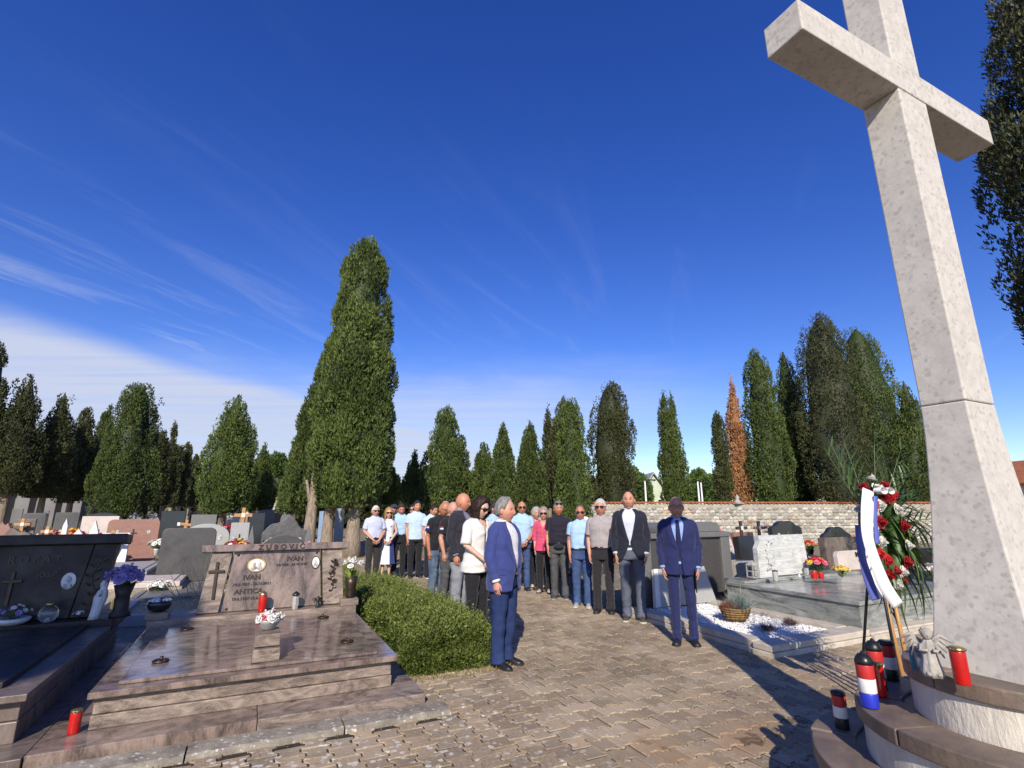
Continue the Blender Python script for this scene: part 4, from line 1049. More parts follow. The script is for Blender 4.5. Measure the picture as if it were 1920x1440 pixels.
wood_cross('tall orange wooden cross in the middle of the left graves', 458, 951, 34, 19.0, WOODL)
wood_cross('far orange wooden cross above the black box gravestone', 482, 951, 18, 27.0, WOODL)
wood_cross('grey weathered wooden cross right behind the tall orange one', 464, 958, 10, 21, mat('weathered_wood', (.3, .28, .25), (.2, .185, .16), 6, .8, stretch=(8, 8, 1)))
wood_cross('pale wooden cross behind the cap of the dark tomb', 91, 986, 24, 16.5, WOODL)
# beds and low slabs straight behind the two tombs
def low_bed(label, x0, x1, y0, y1, h, mt, fill=None, name='grave_bed'):
    t = thing(name, label, 'grave', ((x0 + x1) / 2, (y0 + y1) / 2, -.03)); w, d = x1 - x0, y1 - y0; k = .11
    for sx in (-1, 1): m = MB(); m.box((sx * (w / 2 - k / 2), 0, h / 2), (k, d, h)); m.build('side_kerb', mt, t, bevel=.01)
    for sy in (-1, 1): m = MB(); m.box((0, sy * (d / 2 - k / 2), h / 2), (w - 2 * k - .006, k, h)); m.build('end_kerb', mt, t, bevel=.01)
    m = MB(); n = 14; G = [[(-w / 2 + k + (w - 2 * k) * i / n, -d / 2 + k + (d - 2 * k) * j / n, h * .72 + .04 * noise.noise((i * .7, j * .7, x0)) ) for i in range(n + 1)] for j in range(n + 1)]
    m.grid(G, False); m.build('fill', fill or G_GREY, t, smooth=True)
    return t
DRY = mat('dry_yellow_plants', (.42, .27, .09), (.62, .50, .30), 14, .95, .04, 30, coord='World', speck=((.7, .62, .48), 30, .4))
low_bed('low grey kerbed bed of dry yellow plants behind the rose granite tomb', -1.7, .15, 9.6, 11.9, .16, G_LIGHT, DRY)
low_bed('low kerbed bed of dry earth behind the dark tomb', -4.4, -2.0, 9.2, 11.2, .16, G_LIGHT, DRY)
def slab_grave(label, x0, x1, y0, y1, h, mt, base):
    t = thing('flat_grave', label, 'grave', ((x0 + x1) / 2, (y0 + y1) / 2, -.03)); w, d = x1 - x0, y1 - y0
    m = MB(); m.box((0, 0, h * .35), (w, d, h * .7)); m.build('base', base, t, bevel=.01)
    m = MB(); m.box((0, 0, h * .7 + h * .16), (w - .1, d - .1, h * .3)); m.build('cover_slab', mt, t, bevel=.01)
    m = MB(); m.box((0, 0, h + .012), (w - .34, d - .34, .02)); m.build('raised_panel', mt, t, bevel=.006)
slab_grave('low pale stone slab grave left of the plain dark slab', -2.5, -1.1, 12.2, 13.6, .3, M_PINKW, CONC)
slab_grave('grey stepped slab grave before the white leaning panel', -3.6, -2.0, 14.6, 17.2, .3, G_LIGHT, G_GREY)
slab_grave('dark grey slab grave between the red brown granite and the dark slab', -1.7, -.5, 15.2, 17.2, .22, G_GREY, G_GREY)
slab_grave('long dark slab grave at the left of the cypress trunks', .55, 1.5, 14.5, 17, .28, G_CHAR, G_GREY)
slab_grave('dark slab grave just behind the women in pink and red', 5.75, 7.2, 9.6, 11.6, .42, G_CHAR, G_GREY)
slab_grave('red brown slab grave behind the man in the navy polo', 5.75, 7.2, 12.4, 14.4, .4, G_RED, G_GREY)
slab_grave('grey slab grave far along the path behind the right row', 5.75, 7.2, 15.5, 17.6, .4, G_LIGHT, G_GREY)
slab_grave('charcoal slab grave across the path behind the left row', 1.0, 2.2, 20.5, 22.6, .4, G_CHAR, G_GREY)
headstone('pale round topped gravestone showing between the blue polo man and the red woman', 1080, 1112, 968, 18.0, M_WHITE, 'arch', .14)
headstone('grey low gravestone right of the sunglasses man in blue polo', 996, 1016, 966, 20.5, G_LIGHT, 'rect', .14)
# flowers on the left graves
VW = (WHITEP, POT(.07, .16)); VD = (G_CHAR, POT(.08, .18)); VT = (WOODB, POT(.08, .14))
FB = [('white roses in a white vase before the plain dark slab', 302, 1078, 12.2, [P_WHITE], .17, .06, VW, 14), ('white and violet flowers behind the lilac vase', 232, 1075, 9.9, [P_WHITE, P_WHITE, P_LILAC], .17, .05, None, 16),
      ('mixed pink and white bouquet before the pale grey gravestone', 446, 1020, 13.9, [P_WHITE, P_PINK, P_YEL, P_DRED], .26, .06, VW, 26), ('white flowers at the right of the dark rugged gravestone', 578, 1010, 13.2, [P_WHITE, P_WHITE, P_PINK], .18, .06, VD, 16),
      ('red flowers above the white leaning panel', 184, 1002, 18.4, [P_RED, P_PINK], .26, .07, VW, 20), ('orange and red flowers behind the slim white post', 138, 985, 20.5, [P_ORG, P_RED, P_YEL], .34, .09, VD, 20),
      ('pale pink flowers left of the slim white post', 116, 985, 21.5, [P_WHITE, P_PINK], .28, .08, VD, 14), ('yellow and orange flowers behind the charcoal rounded stone', 91, 980, 21.0, [P_YEL, P_ORG, P_RED], .34, .09, VD, 18),
      ('white flowers between red brown slab and plain dark slab', 299, 1000, 16.0, [P_WHITE], .2, .07, VW, 12), ('dark pink flowers by the rust coloured far slab', 430, 972, 24, [P_DRED, P_PINK], .3, .09, VD, 14),
      ('red and white flowers in front of the far reddish gravestone', 372, 968, 26, [P_WHITE, P_RED], .3, .09, VW, 12), ('single dark red rose bunch left of the pale grey gravestone', 431, 1000, 14.6, [P_DRED], .12, .06, VD, 6)]
for lab, u, v, Y, cols, rad, fr, vase, n in FB:
    x, z = onY(u, v, Y); bouquet('flower_vase' if vase else 'flower_bunch', lab, (x, Y, max(-.03, min(.5, z - .16 - rad * .5)) if z > .5 else -.03), cols, n, rad, fr, vase, .16, 1., 12, group='flowers on the graves')
# little stone chapels and the shaded wall under the left trees
def chapel(label, uL, uR, vT, d):
    a = dep(uL, 950, d); b = dep(uR, 950, d); zt = dep((uL + uR) / 2, vT, d).z; w = (b - a).length
    t = thing('stone_chapel', label, 'chapel', ((a.x + b.x) / 2, (a.y + b.y) / 2, -.03), -YAW)
    m = MB(); m.box((0, 0, zt * .32), (w, w * .9, zt * .64)); m.build('wall', M_ROCK, t)
    m = MB(); m.v = []; h0, h1 = zt * .62, zt + .03
    m.add([(-w * .56, -w * .52, h0), (w * .56, -w * .52, h0), (w * .56, w * .52, h0), (-w * .56, w * .52, h0), (-w * .3, 0, h1), (w * .42, 0, h1)], [(0, 1, 5, 4), (2, 3, 4, 5), (1, 2, 5), (3, 0, 4), (0, 3, 2, 1)]); m.build('roof', mat('pale_stone_roof', (.50, .46, .37), (.38, .35, .28), 3, .9, .03, 6), t)
    m = MB(); m.box((0, -w * .45 - .01, zt * .22), (w * .22, .04, zt * .44)); m.build('door', WOODD, t)
chapel('little pale stone roofed chapel between the left cypresses', 491, 531, 932, 33)
chapel('small stone roofed chapel left of the other one', 422, 447, 930, 38)
SHW = mat('grey_render', (.19, .185, .19), (.14, .135, .14), .7, .9, .01, 20)
for i, (uL, uR, lab) in enumerate(((-60, 22, 'grey wall tomb panel at the left edge under the cypresses'), (24, 62, 'grey wall tomb panel between the first and second trunk'), (66, 112, 'grey wall tomb panel behind the second trunk at left'), (122, 160, 'grey wall tomb panel right of the pair under the cypresses'))):
    a = dep(uL, 950, 27 + i * .4); b = dep(uR, 950, 27 + i * .4); zt = dep((uL + uR) / 2, 922 + i * 4, 27).z; w = (b - a).length
    t = thing('wall_tomb', lab, 'tomb', ((a.x + b.x) / 2, (a.y + b.y) / 2, -.03), -YAW, 'grey wall tombs under the left trees')
    m = MB(); m.box((0, 0, zt / 2), (w * .96, .5, zt)); m.build('wall', SHW, t, bevel=.02)
    m = MB(); m.box((0, -.02, zt + .05), (w, .62, .1)); m.build('cap', G_GREY, t, bevel=.01)
    m = MB(); m.box((0, -.27, zt * .45), (w * .6, .05, zt * .5)); m.build('plaque', G_GREY, t, bevel=.005)

# ------------------------------------------------------------------ right side: gravel grave, grey marble tomb
def gravel_grave():
    t = thing('gravel_grave', 'cream kerbed grave bed filled with white gravel at the path corner', 'grave', (6.3, 5.6, -.03))
    def kb(x0, x1, y0, y1):
        L = lambda m: m
        m = MB(); m.box(((x0 + x1) / 2 - 6.3, (y0 + y1) / 2 - 5.6, .04), (x1 - x0, y1 - y0, .08)); m.build('lower_kerb', CREAM, t, bevel=.012)
        k = .018; m = MB(); m.box(((x0 + x1) / 2 - 6.3, (y0 + y1) / 2 - 5.6, .083 + .036), (x1 - x0 - 2 * k if x1 - x0 < 1 else x1 - x0 - .004, y1 - y0 - 2 * k if y1 - y0 < 1 else y1 - y0 - .004, .072)); m.build('upper_kerb', CREAM, t, bevel=.01)
    kb(5.40, 5.66, 4.66, 7.0); kb(5.38, 7.22, 4.36, 4.655); kb(6.98, 7.22, 4.66, 7.0)
    m = MB(); m.box((6.32 - 6.3, 5.83 - 5.6, .045), (1.315, 2.33, .09)); m.build('bed', M_WHITE, t)
    mb = MB(); r = random.Random(12); ico = [(0, 0, 1), (.9, 0, 0), (0, .9, 0), (-.9, 0, 0), (0, -.9, 0), (0, 0, -1)]; fc = [(0, 1, 2), (0, 2, 3), (0, 3, 4), (0, 4, 1), (5, 2, 1), (5, 3, 2), (5, 4, 3), (5, 1, 4)]
    for q in range(5200):
        x, y = r.uniform(-.63, .66), r.uniform(-.93, 1.37); s = r.uniform(.011, .022); a = r.uniform(0, 6)
        hz = .098 + .02 * noise.noise((x * 3, y * 3, 1)) + r.uniform(0, .012)
        V = []
        for p in ico:
            k = r.uniform(.7, 1.2) * s; V.append((x + (p[0] * math.cos(a) - p[1] * math.sin(a)) * k, y + (p[0] * math.sin(a) + p[1] * math.cos(a)) * k, hz + p[2] * k * .7))
        mb.add(V, fc)
    o = mb.build('white_gravel', mat('white_pebbles', (.78, .77, .75), (.66, .65, .63), 20, .8, coord='World'), t, kind='stuff', fixn=False)
gravel_grave()
def dark_block():
    t = thing('grave_monument', 'tall grey granite block monument behind the suited man', 'gravestone', (6.9, 7.35, -.03))
    m = MB(); m.box((0, -.02, .05), (2.0, .75, .1)); m.build('base', G_GREY, t, bevel=.01)
    m = MB(); m.box((.0, 0, .63), (1.62, .38, 1.06)); m.build('block', G_CHAR, t, bevel=.012)
    for sx in (-1, 1): m = MB(); m.box((sx * .93, -.02, .63), (.22, .44, 1.06)); m.build('pillar', G_GREY, t, bevel=.012)
    m = MB(); m.box((0, 0, 1.205), (2.12, .52, .09)); m.build('cap', G_GREY, t, bevel=.015)
    m = MB(); m.prism(outline('round', 1.5, .17), -.16, .16); m.build('upper_crest', G_GREY, t, False, (.16, 0, 1.25), .01)
dark_block()
def plaque():
    t = thing('leaning_plaque', 'pale grey stone plaque with bronze cross leaning on the granite monument', 'plaque', (6.58, 6.86, .098))
    m = MB(); m.prism(outline('trap', 1.22, .58), -.03, .03); m.build('slab', G_LIGHT, t, bevel=.006, rot=(R(-17), 0, 0))
    m = MB(); m.prism([(-.72, 0), (-.615, 0), (-.49, .58), (-.57, .58)], -.045, .03); m.build('side_strip', M_WHITE, t, bevel=.006, rot=(R(-17), 0, 0))
    m = MB(); m.box((-.22, -.04, .33), (.026, .016, .30)); m.box((-.22, -.0402, .40), (.13, .018, .026)); m.build('cross_emblem', BRONZE, t, rot=(R(-17), 0, 0))
    m = MB(); leaf(m, (-.20, -.045, .2), (-.13, -.05, .3), .02, .2, 4, Vector((0, 1, 0))); leaf(m, (-.24, -.045, .2), (-.28, -.05, .3), .02, .2, 4, Vector((0, 1, 0))); m.build('bronze_leaves', BRONZE, t, rot=(R(-17), 0, 0))
plaque()
def grass_pot():
    t = thing('planter_basket', 'wicker basket planter with blue grey grass on the white gravel', 'planter', tuple(at(1380, 1162, .1)))
    WICK = mat('wicker', (.40, .25, .10), (.22, .125, .045), 30, .8, .01, 60, stretch=(1, 1, 3))
    mb = MB(); mb.lathe([(.13, 0), (.165, .06), (.19, .13), (.20, .165), (.185, .165), (.17, .13), (.02, .12)], 40); mb.build('basket', WICK, t, smooth=True)
    for z, rr in ((.16, .20), (.13, .196), (.10, .186), (.07, .174), (.04, .157)):
        m = MB(); m.tube([((rr + .004 * math.sin(18 * a)) * math.cos(a), (rr + .004 * math.sin(18 * a)) * math.sin(a), z) for a in [2 * math.pi * j / 72 for j in range(73)]], .011, 6, False); m.build('wicker_strand', WICK, t, smooth=True)
    rg = np.random.default_rng(9)
    def tuft(nm, n, c, L, mt, sp):
        P = np.stack([rg.normal(0, .04, n) + c[0], rg.normal(0, .04, n) + c[1], np.full(n, .12)], 1); D = unit(np.stack([rg.normal(size=n) * sp, rg.normal(size=n) * sp, np.ones(n)], 1))
        link(nm, np_quads(nm, blades(P, D, L, .0035, rg, 1), rg.uniform(0, 1, n), mt), t)
    tuft('blue_grass', 900, (.05, -.02), .22, leafmat('blue_fescue', (.20, .27, .25), (.42, .48, .44), .6, .2), .55)
    tuft('seed_heads', 30, (.05, 0), .36, leafmat('seed_heads', (.35, .33, .24), (.5, .45, .33), .7, .2), .3)
    tuft('brown_heather', 500, (-.11, .02), .15, leafmat('dry_heather', (.22, .09, .05), (.42, .2, .12), .8, .1), .6)
grass_pot()
def heather(label, u, v):
    t = thing('heather_plant', label, 'plant', tuple(at(u, v, .1)), 0, 'dry heathers in the white gravel'); rg = np.random.default_rng(int(u))
    n = 260; P = np.stack([rg.normal(0, .04, n), rg.normal(0, .04, n), np.zeros(n)], 1); D = unit(np.stack([rg.normal(size=n) * .9, rg.normal(size=n) * .9, np.ones(n)], 1))
    link('twigs', np_quads('twigs', blades(P, D, .10, .003, rg, 1), rg.uniform(0, 1, n), leafmat('heather_twigs', (.06, .035, .035), (.20, .13, .12), .8, .1)), t)
heather('dark dry heather plant in the white gravel, nearer the corner', 1440, 1183); heather('pale dry heather plant in the white gravel, nearer the marble tomb', 1482, 1171)
def grey_tomb():
    x0, x1, y0, y1 = 7.30, 10.4, 4.50, 6.75
    t = thing('marble_tomb', 'low polished grey green marble tomb behind the wreath', 'tomb', ((x0 + x1) / 2, (y0 + y1) / 2, -.03)); w, d = x1 - x0, y1 - y0
    def bx(nm, c, s, mt, b=.008): m = MB(); m.box(c, s); m.build(nm, mt, t, bevel=b)
    bx('base_step', (0, -.02, .06), (w + .14, d + .22, .12), CREAM); bx('front_kerb', (0, -d / 2 - .14, .05), (w + .14, .07, .10), CREAM)
    bx('side_walls', (0, 0, .265), (w - .06, d - .06, .29), M_GREYG); bx('cover_slab', (0, 0, .44), (w, d, .055), M_GREYG); bx('raised_ledge', (0, d / 2 - .22, .49), (w - .02, .42, .045), M_GREYG)
grey_tomb()
HZ = .485
def flag_stone(): pass
headstone('large grey white veined marble headstone with leaf relief on the marble tomb', 1424, 1508, 1006, 6.55, M_GREYW, 'rect', .12, HZ, 4)
def relief():
    x0, _ = onY(1417, 1045, 6.5); z1 = onY(1430, 1013, 6.5)[1]
    t = thing('marble_side_stone', 'slanted marble side piece carved with a branch, left of the veined headstone', 'gravestone', (x0 + .12, 6.47, HZ))
    h = z1 - HZ; m = MB(); m.prism([(-.16, 0), (.22, 0), (.30, h), (-.06, h), (-.16, h * .8)], -.06, .05); m.build('stone', M_GREYW, t, bevel=.012)
    m = MB(); pts = [(.16 + .10 * math.cos(a), -.075, h * .62 + h * .32 * math.sin(a)) for a in [R(70) + R(180) * q / 10 for q in range(11)]]; m.tube(pts, .014, 6); m.tube([(.06, -.075, h * .3), (.0, -.075, h * .2), (.12, -.075, h * .25)], .012, 6)
    for q in range(1, 10, 2): p = Vector(pts[q]); leaf(m, p, p + Vector((-.06, -.01, .03)), .02, .2, 3, Vector((0, 1, 0)))
    m.build('carved_branch', M_GREYW, t, smooth=True)
relief()
headstone('white stone headstone with dark lettering right of the mauve gravestone', 1570, 1660, 1034, 6.5, M_PINKW, 'round', .1, HZ, 5)
def mar_text():
    p = [o for o in bpy.data.objects if o.get('label', '').startswith('white stone headstone with dark')][0]
    h = onY(1600, 1034, 6.5)[1] - HZ; w = onY(1660, 1060, 6.5)[0] - onY(1570, 1060, 6.5)[0]
    for b, s, x, z in (('M A R', .13, -.06, h * .72), ('MILKA  -  LIPOV', .058, .04, h * .46)):
        text_obj('lettering', b, s, BRONZE, p, (x, -.068 + math.tan(R(5)) * z, z), (R(85), 0, 0), .004, bold=.002)
    m = MB(); oval(m, (-w / 2 + .12, h * .48), .045, .06, -.055 + .04, 24, .03); m.build('portrait_frame', BLACKP, p, rot=(R(-5), 0, 0)); m = MB(); oval(m, (-w / 2 + .12, h * .48), .036, .05, -.046, 24, .004); m.build('portrait', FACEG, p, rot=(R(-5), 0, 0))
mar_text()
headstone('mauve polished gravestone topped by a black plaque near the wall', 1546, 1612, 1007, 7.6, G_BROWN, 'rect', .16)
headstone('black plaque with white oval portraits on the mauve gravestone', 1545, 1598, 987, 7.9, G_BLACK, 'ornate', .1)
headstone('black ornate gravestone with scalloped top behind the marble headstone', 1447, 1503, 976, 9.6, G_BLACK, 'ornate', .14, base=G_CHAR)
headstone('dark slab gravestone behind the wreath next to the cross shaft', 1700, 1775, 1030, 6.6, G_BLACK, 'round', .14, HZ)
headstone('pale beige leaning gravestone right of the granite monument', 1350, 1382, 1010, 10.2, M_PINKW, 'trap', .1, lean=14, base=CREAM, bed=1.6, bedm=CREAM)
headstone('beige narrow stone box with dark niche beside the beige leaning one', 1334, 1350, 1010, 10.6, M_PINKW, 'rect', .3)
headstone('dark blue black wedge gravestone left of the marble headstone', 1386, 1436, 1005, 9.4, G_BLACK, 'trap', .2, lean=10)
headstone('dusty pink low gravestone under the two wooden crosses', 1376, 1413, 998, 12.6, G_RED, 'rect', .16)
headstone('grey green low slab behind the red flowering plant', 1335, 1400, 1052, 8.6, M_GREYG, 'rect', .5)
headstone('beige block at the left end of the marble tomb', 1388, 1408, 1055, 7.4, CREAM, 'trap', .3)
wood_cross('dark brown wooden cross, left of the two near the wall', 1388, 976, 20, 11.6, WOODD); wood_cross('red brown wooden cross, right of the two near the wall', 1421, 976, 19, 11.6, WOODB)
for lab, u, v, z, cols, rad, fr, vase, n, lm in (('red begonia plant growing behind the white gravel bed', 1362, 1098, -.03, [P_RED, P_RED, P_PINK], .24, .055, None, 22, LEAFL),
        ('crimson silk flowers in the middle of the marble tomb ledge', 1536, 1082, .46, [P_PINK, P_RED, P_YEL], .17, .055, None, 20, LEAFG), ('orange flowers in a black bowl behind the marble headstone', 1520, 1040, .60, [P_ORG, P_RED, P_YEL], .16, .05, (G_BLACK, POT(.08, .12)), 16, LEAFG),
        ('yellow dried flowers at the foot of the white lettered headstone', 1580, 1092, .49, [P_YEL], .12, .03, None, 24, LEAFL), ('white flowers on the grey green slab behind the red plant', 1362, 1058, .35, [P_WHITE], .20, .05, None, 14, LEAFL),
        ('white and pink flowers at the shoulder of the granite monument', 1343, 1010, .8, [P_WHITE, P_PINK], .22, .06, None, 16, LEAFG), ('dark leaves and white flowers left of the crimson silk flowers', 1518, 1072, .49, [P_WHITE], .12, .04, None, 7, LEAFG),
        ('pink flower bunch beside the black ornate gravestone', 1440, 1004, .75, [P_PINK, P_RED], .16, .06, None, 8, LEAFG), ('grey white silk flowers before the dark slab by the cross', 1745, 1095, .49, [P_WHITE, P_LILAC], .14, .04, None, 10, LEAFG)):
    bouquet('flower_bunch', lab, px(u, v, z), cols, n, rad, fr, vase, .10, 1., 16, hemi=.8, leafm=lm, group='flowers on the graves')
lantern('grave_candle', 'clear grave candle with brass lid on the marble tomb ledge', px(1455, 1090, .487), .17, .042, 'clear', lid='flat')
lantern('grave_candle', 'white grave candle with dark dome lid on the marble tomb ledge', px(1513, 1078, .517), .16, .04, 'facet')
lantern('grave_candle', 'broad red glass grave candle with dark lid on the marble tomb, left of a pair', px(1527, 1085, .517), .13, .05, 'red', lid='flat')
lantern('grave_candle', 'broad red glass grave candle on the marble tomb, right of a pair', px(1540, 1085, .517), .11, .045, 'red', lid='flat')
angel('angel_figurine', 'tiny white angel figurine on the marble tomb ledge', px(1499, 1082, .517), .42, STATUEW)
def iron_lantern():
    t = thing('iron_lantern', 'square ornamental ironwork lantern on the left corner of the marble tomb', 'lantern', px(1412, 1083, .517))
    m = MB()
    for sx in (-1, 1):
        for sy in (-1, 1): m.box((sx * .06, sy * .06, .10), (.014, .014, .2))
    for z in (.01, .10, .19): m.box((0, -.06, z), (.13, .012, .014)); m.box((0, .06, z), (.13, .012, .014)); m.box((-.06, 0, z), (.012, .13, .014)); m.box((.06, 0, z), (.012, .13, .014))
    for q in range(3): m.tube([(-.04 + q * .04 + .016 * math.cos(a), -.062, .15 + .02 * math.sin(a)) for a in [2 * math.pi * j / 12 for j in range(13)]], .004, 5, False); m.tube([(-.04 + q * .04 + .016 * math.cos(a), -.062, .055 + .025 * math.sin(a)) for a in [2 * math.pi * j / 12 for j in range(13)]], .004, 5, False)
    m.build('grille', STATUE, t); m = MB(); m.add([(-.075, -.075, .2), (.075, -.075, .2), (.075, .075, .2), (-.075, .075, .2), (0, 0, .27)], [(0, 1, 4), (1, 2, 4), (2, 3, 4), (3, 0, 4), (0, 3, 2, 1)]); m.build('roof', STATUE, t)
iron_lantern()

# ------------------------------------------------------------------ rubble wall with tiled coping
def rubble_wall():
    d = 27.2
    a = dep(1092, 945, d); b = dep(1990, 942, d); L = (b - a).xy.length; H = 1.92
    ang = math.atan2(b.y - a.y, b.x - a.x)
    t = thing('rubble_wall', 'old rubble stone wall with orange tile coping behind the graves at right', 'wall', (a.x, a.y, -.03), ang)
    MORT = mat('old_mortar', (.40, .37, .31), (.29, .26, .22), 2.5, .95, .03, 8); m = MB(); m.box((L / 2, .25, H / 2), (L, .5, H)); m.build('core', MORT, t)
    m = MB(); m.box((L / 2, -.012, H - .10), (L, .06, .20)); m.build('render_band', MORT, t)
    r = random.Random(21); STN = mat('pale_rubble_stone', (.52, .505, .47), (.35, .335, .31), 4, .9, .03, 10, tint=True)
    base = [(-1, -1), (-.3, -1.1), (.6, -.95), (1.05, -.3), (.95, .6), (.3, 1.05), (-.5, 1), (-1.1, .3)]
    rest = MB(); big = []
    z = .06
    while z < H - .22:
        hgt = r.uniform(.11, .19); x = r.uniform(0, .1)
        while x < L:
            w = r.uniform(.14, .40); big.append((x + w / 2, z + hgt / 2, w / 2 * .94, hgt / 2 * .95)); x += w
        z += hgt
    def stone(mb, cx, cz, hw, hh):
        V = []; tn = r.uniform(.55, 1.2); c = (tn * r.uniform(.97, 1.08), tn, tn * r.uniform(.88, 1.0)); pr = r.uniform(.02, .07)
        if r.random() < .02: c = (tn * 1.1, tn * .72, tn * .5)
        pts = [(x * r.uniform(.84, 1.08), y * r.uniform(.84, 1.08)) for x, y in base]
        for k, yy in ((1, .01), (.96, -pr * .6), (.62, -pr)):
            for x, y in pts: V.append((cx + x * hw * k, yy + r.uniform(-.008, .008), cz + y * hh * k))
        V.append((cx, -pr * r.uniform(.9, 1.2), cz)); n = 8; F = []
        for q in range(2):
            for j in range(n): F.append((q * n + j, q * n + (j + 1) % n, (q + 1) * n + (j + 1) % n, (q + 1) * n + j))
        for j in range(n): F.append((2 * n + j, 2 * n + (j + 1) % n, 3 * n))
        mb.add(V, F, c)
    big.sort(key=lambda s: -(s[2] * s[3] + (2 if s[1] > .7 and s[2] > .16 else 0)))
    for k, s in enumerate(big):
        if k < 280: m = MB(); stone(m, 0, 0, s[2], s[3]); m.build('stone', STN, t, False, (s[0], 0, s[1]))
        else: stone(rest, *s)
    rest.build('small_stones', STN, t, kind='stuff')
    n = int(L / .21); tl = None
    for k in range(n):
        if tl is None:
            m = MB(); G = []
            for i in range(2):
                G.append([(.105 * math.cos(q), -.12 + i * .74, .06 * math.sin(q) + (.07 if i else 0)) for q in [math.pi * j / 6 for j in range(7)]] + [(.085 * math.cos(q), -.12 + i * .74, .045 * math.sin(q) + (.07 if i else 0)) for q in [math.pi - math.pi * j / 6 for j in range(7)]])
            m.grid(G, True, True, True); tl = m.mesh('coping_tile', TERRA)
        o = link('coping_tile', tl, t, (k * .21 + .1, r.uniform(-.02, .02), H + .004 + r.uniform(0, .012)), rot=(0, 0, r.uniform(-.05, .05)))
rubble_wall()
def far_house(label, uL, uR, vE, vT, d, wall, roofm, name='house'):
    a = dep(uL, 950, d); b = dep(uR, 950, d); w = (b - a).xy.length; ze = dep(uL, vE, d).z; zt = dep(uL, vT, d).z
    t = thing(name, label, 'house', ((a.x + b.x) / 2, (a.y + b.y) / 2, -.03), -YAW)
    m = MB(); m.prism([(-w / 2, 0), (w / 2, 0), (w / 2, ze), (0, zt), (-w / 2, ze)], -3, 6); m.build('wall', wall, t)
    for s in (-1, 1):
        m = MB(); m.add([(0, -3.4, zt + .12), (0, 6.4, zt + .12), (s * w * .58, 6.4, ze - .25), (s * w * .58, -3.4, ze - .25), (0, -3.4, zt + .3), (0, 6.4, zt + .3), (s * w * .58, 6.4, ze - .05), (s * w * .58, -3.4, ze - .05)], [(0, 1, 2, 3), (4, 7, 6, 5), (0, 3, 7, 4), (3, 2, 6, 7), (2, 1, 5, 6), (1, 0, 4, 5)]); m.build('roof_slope', roofm, t)
    for x in (-.22, .22):
        for z in (.28, .62):
            m = MB(); m.box((x * w, -3.01, ze * z), (w * .14, .08, ze * .2)); f = m.build('window', WHITEP, t); m = MB(); m.box((x * w, -3.06, ze * z), (w * .11, .03, ze * .16)); m.build('pane', G_BLACK, f)
far_house('pale green gabled house beyond the wall right of the grey shirted man', 1196, 1234, 918, 893, 60, mat('pale_green_render', (.50, .56, .42), None, 2, .9), G_LIGHT)
far_house('red roofed house sliver at the right edge beyond the cross', 1908, 1990, 905, 868, 45, mat('cream_render', (.6, .55, .45), None, 2, .9), TERRA)
def lamp_post(label, u, vT, d, dirx):
    p = dep(u, vT, d); t = thing('street_lamp', label, 'lamp post', (p.x, p.y, -.03), -YAW, 'street lamps beyond the wall')
    m = MB(); m.tube([(0, 0, 0), (0, 0, p.z * .5), (0, 0, p.z)], [.11, .09, .06], 8); m.build('post', WHITEP, t, smooth=True)
    m = MB(); m.tube([(0, 0, p.z - .05), (dirx * .5, 0, p.z + .08), (dirx * .9, 0, p.z + .06)], [.05, .05, .08], 6); m.build('lamp_head', LEAD, t)
lamp_post('white street lamp beside the pale green house', 1209, 901, 44, 1); lamp_post('taller white street lamp left of the short slim cypress', 1308, 902, 44, -1); lamp_post('second white street lamp nearest the short slim cypress', 1314, 904, 46, 1)
def finial():
    p = dep(1392, 942, 26.9); t = thing('stone_finial', 'small pale stone ornament standing on the tiled wall', 'ornament', (p.x, p.y + .3, 1.94))
    m = MB(); m.lathe([(.22, 0), (.22, .06), (.12, .10), (.08, .2), (.12, .28), (.06, .36), (.02, .42)], 14); m.build('urn', STATUE, t, smooth=True); m = MB(); m.box((0, 0, -.02), (.5, .4, .05)); m.build('foot', STATUE, t)
finial()
# ------------------------------------------------------------------ people
def cat(keys, m):
    K = np.array(keys, float); n = len(K); t = np.linspace(0, n - 1, m); i = np.clip(t.astype(int), 0, n - 2); f = (t - i)[:, None]
    g = lambda q: K[np.clip(q, 0, n - 1)]
    a, b, c, d = g(i - 1), g(i), g(i + 1), g(i + 2)
    return .5 * (2 * b + (c - a) * f + (2 * a - 5 * b + 4 * c - d) * f ** 2 + (3 * b - a - 3 * c + d) * f ** 3)
def nz3(p, s, o=0.): return noise.noise((p[0] * s[0] + o, p[1] * s[1] + o * .7, p[2] * s[2] - o))
def limb(mb, keys, m=20, n=16, wr=0., ws=(9, 9, 16), seed=0., caps=True, col=None):
    """keys: x,y,z,r_side,r_front ; rings follow the path"""
    K = cat(keys, m); C = K[:, :3]; G = []
    for i in range(m):
        t = Vector(C[min(i + 1, m - 1)] - C[max(i - 1, 0)]).normalized(); u = t.cross(Vector((0, 1, 0)))
        u = u.normalized() if u.length > .15 else Vector((1, 0, 0)); w = u.cross(t).normalized(); ring = []
        for j in range(n):
            a = 2 * math.pi * j / n; p = Vector(C[i]) + u * math.cos(a) * max(.002, K[i, 3]) + w * math.sin(a) * max(.002, K[i, 4])
            if wr:
                k = .55 - 2.0 * abs(nz3(p, ws, seed)) + .35 * nz3(p, (ws[0] * 2.1, ws[1] * 2.1, ws[2] * 2.3), seed + 5); p = p + (p - Vector(C[i])).normalized() * (wr * k)
            ring.append(tuple(p))
        G.append(ring)
    mb.grid(G, True, caps, caps, col)
SKINS = {}
def skinmat(c):
    k = 'skin_%d_%d' % (int(c[0] * 100), int(c[1] * 100))
    return mat(k, c, (c[0] * .92, c[1] * .80, c[2] * .76), 22, .48, .0008, 220, tint=True, sss=.08, spec=.4)
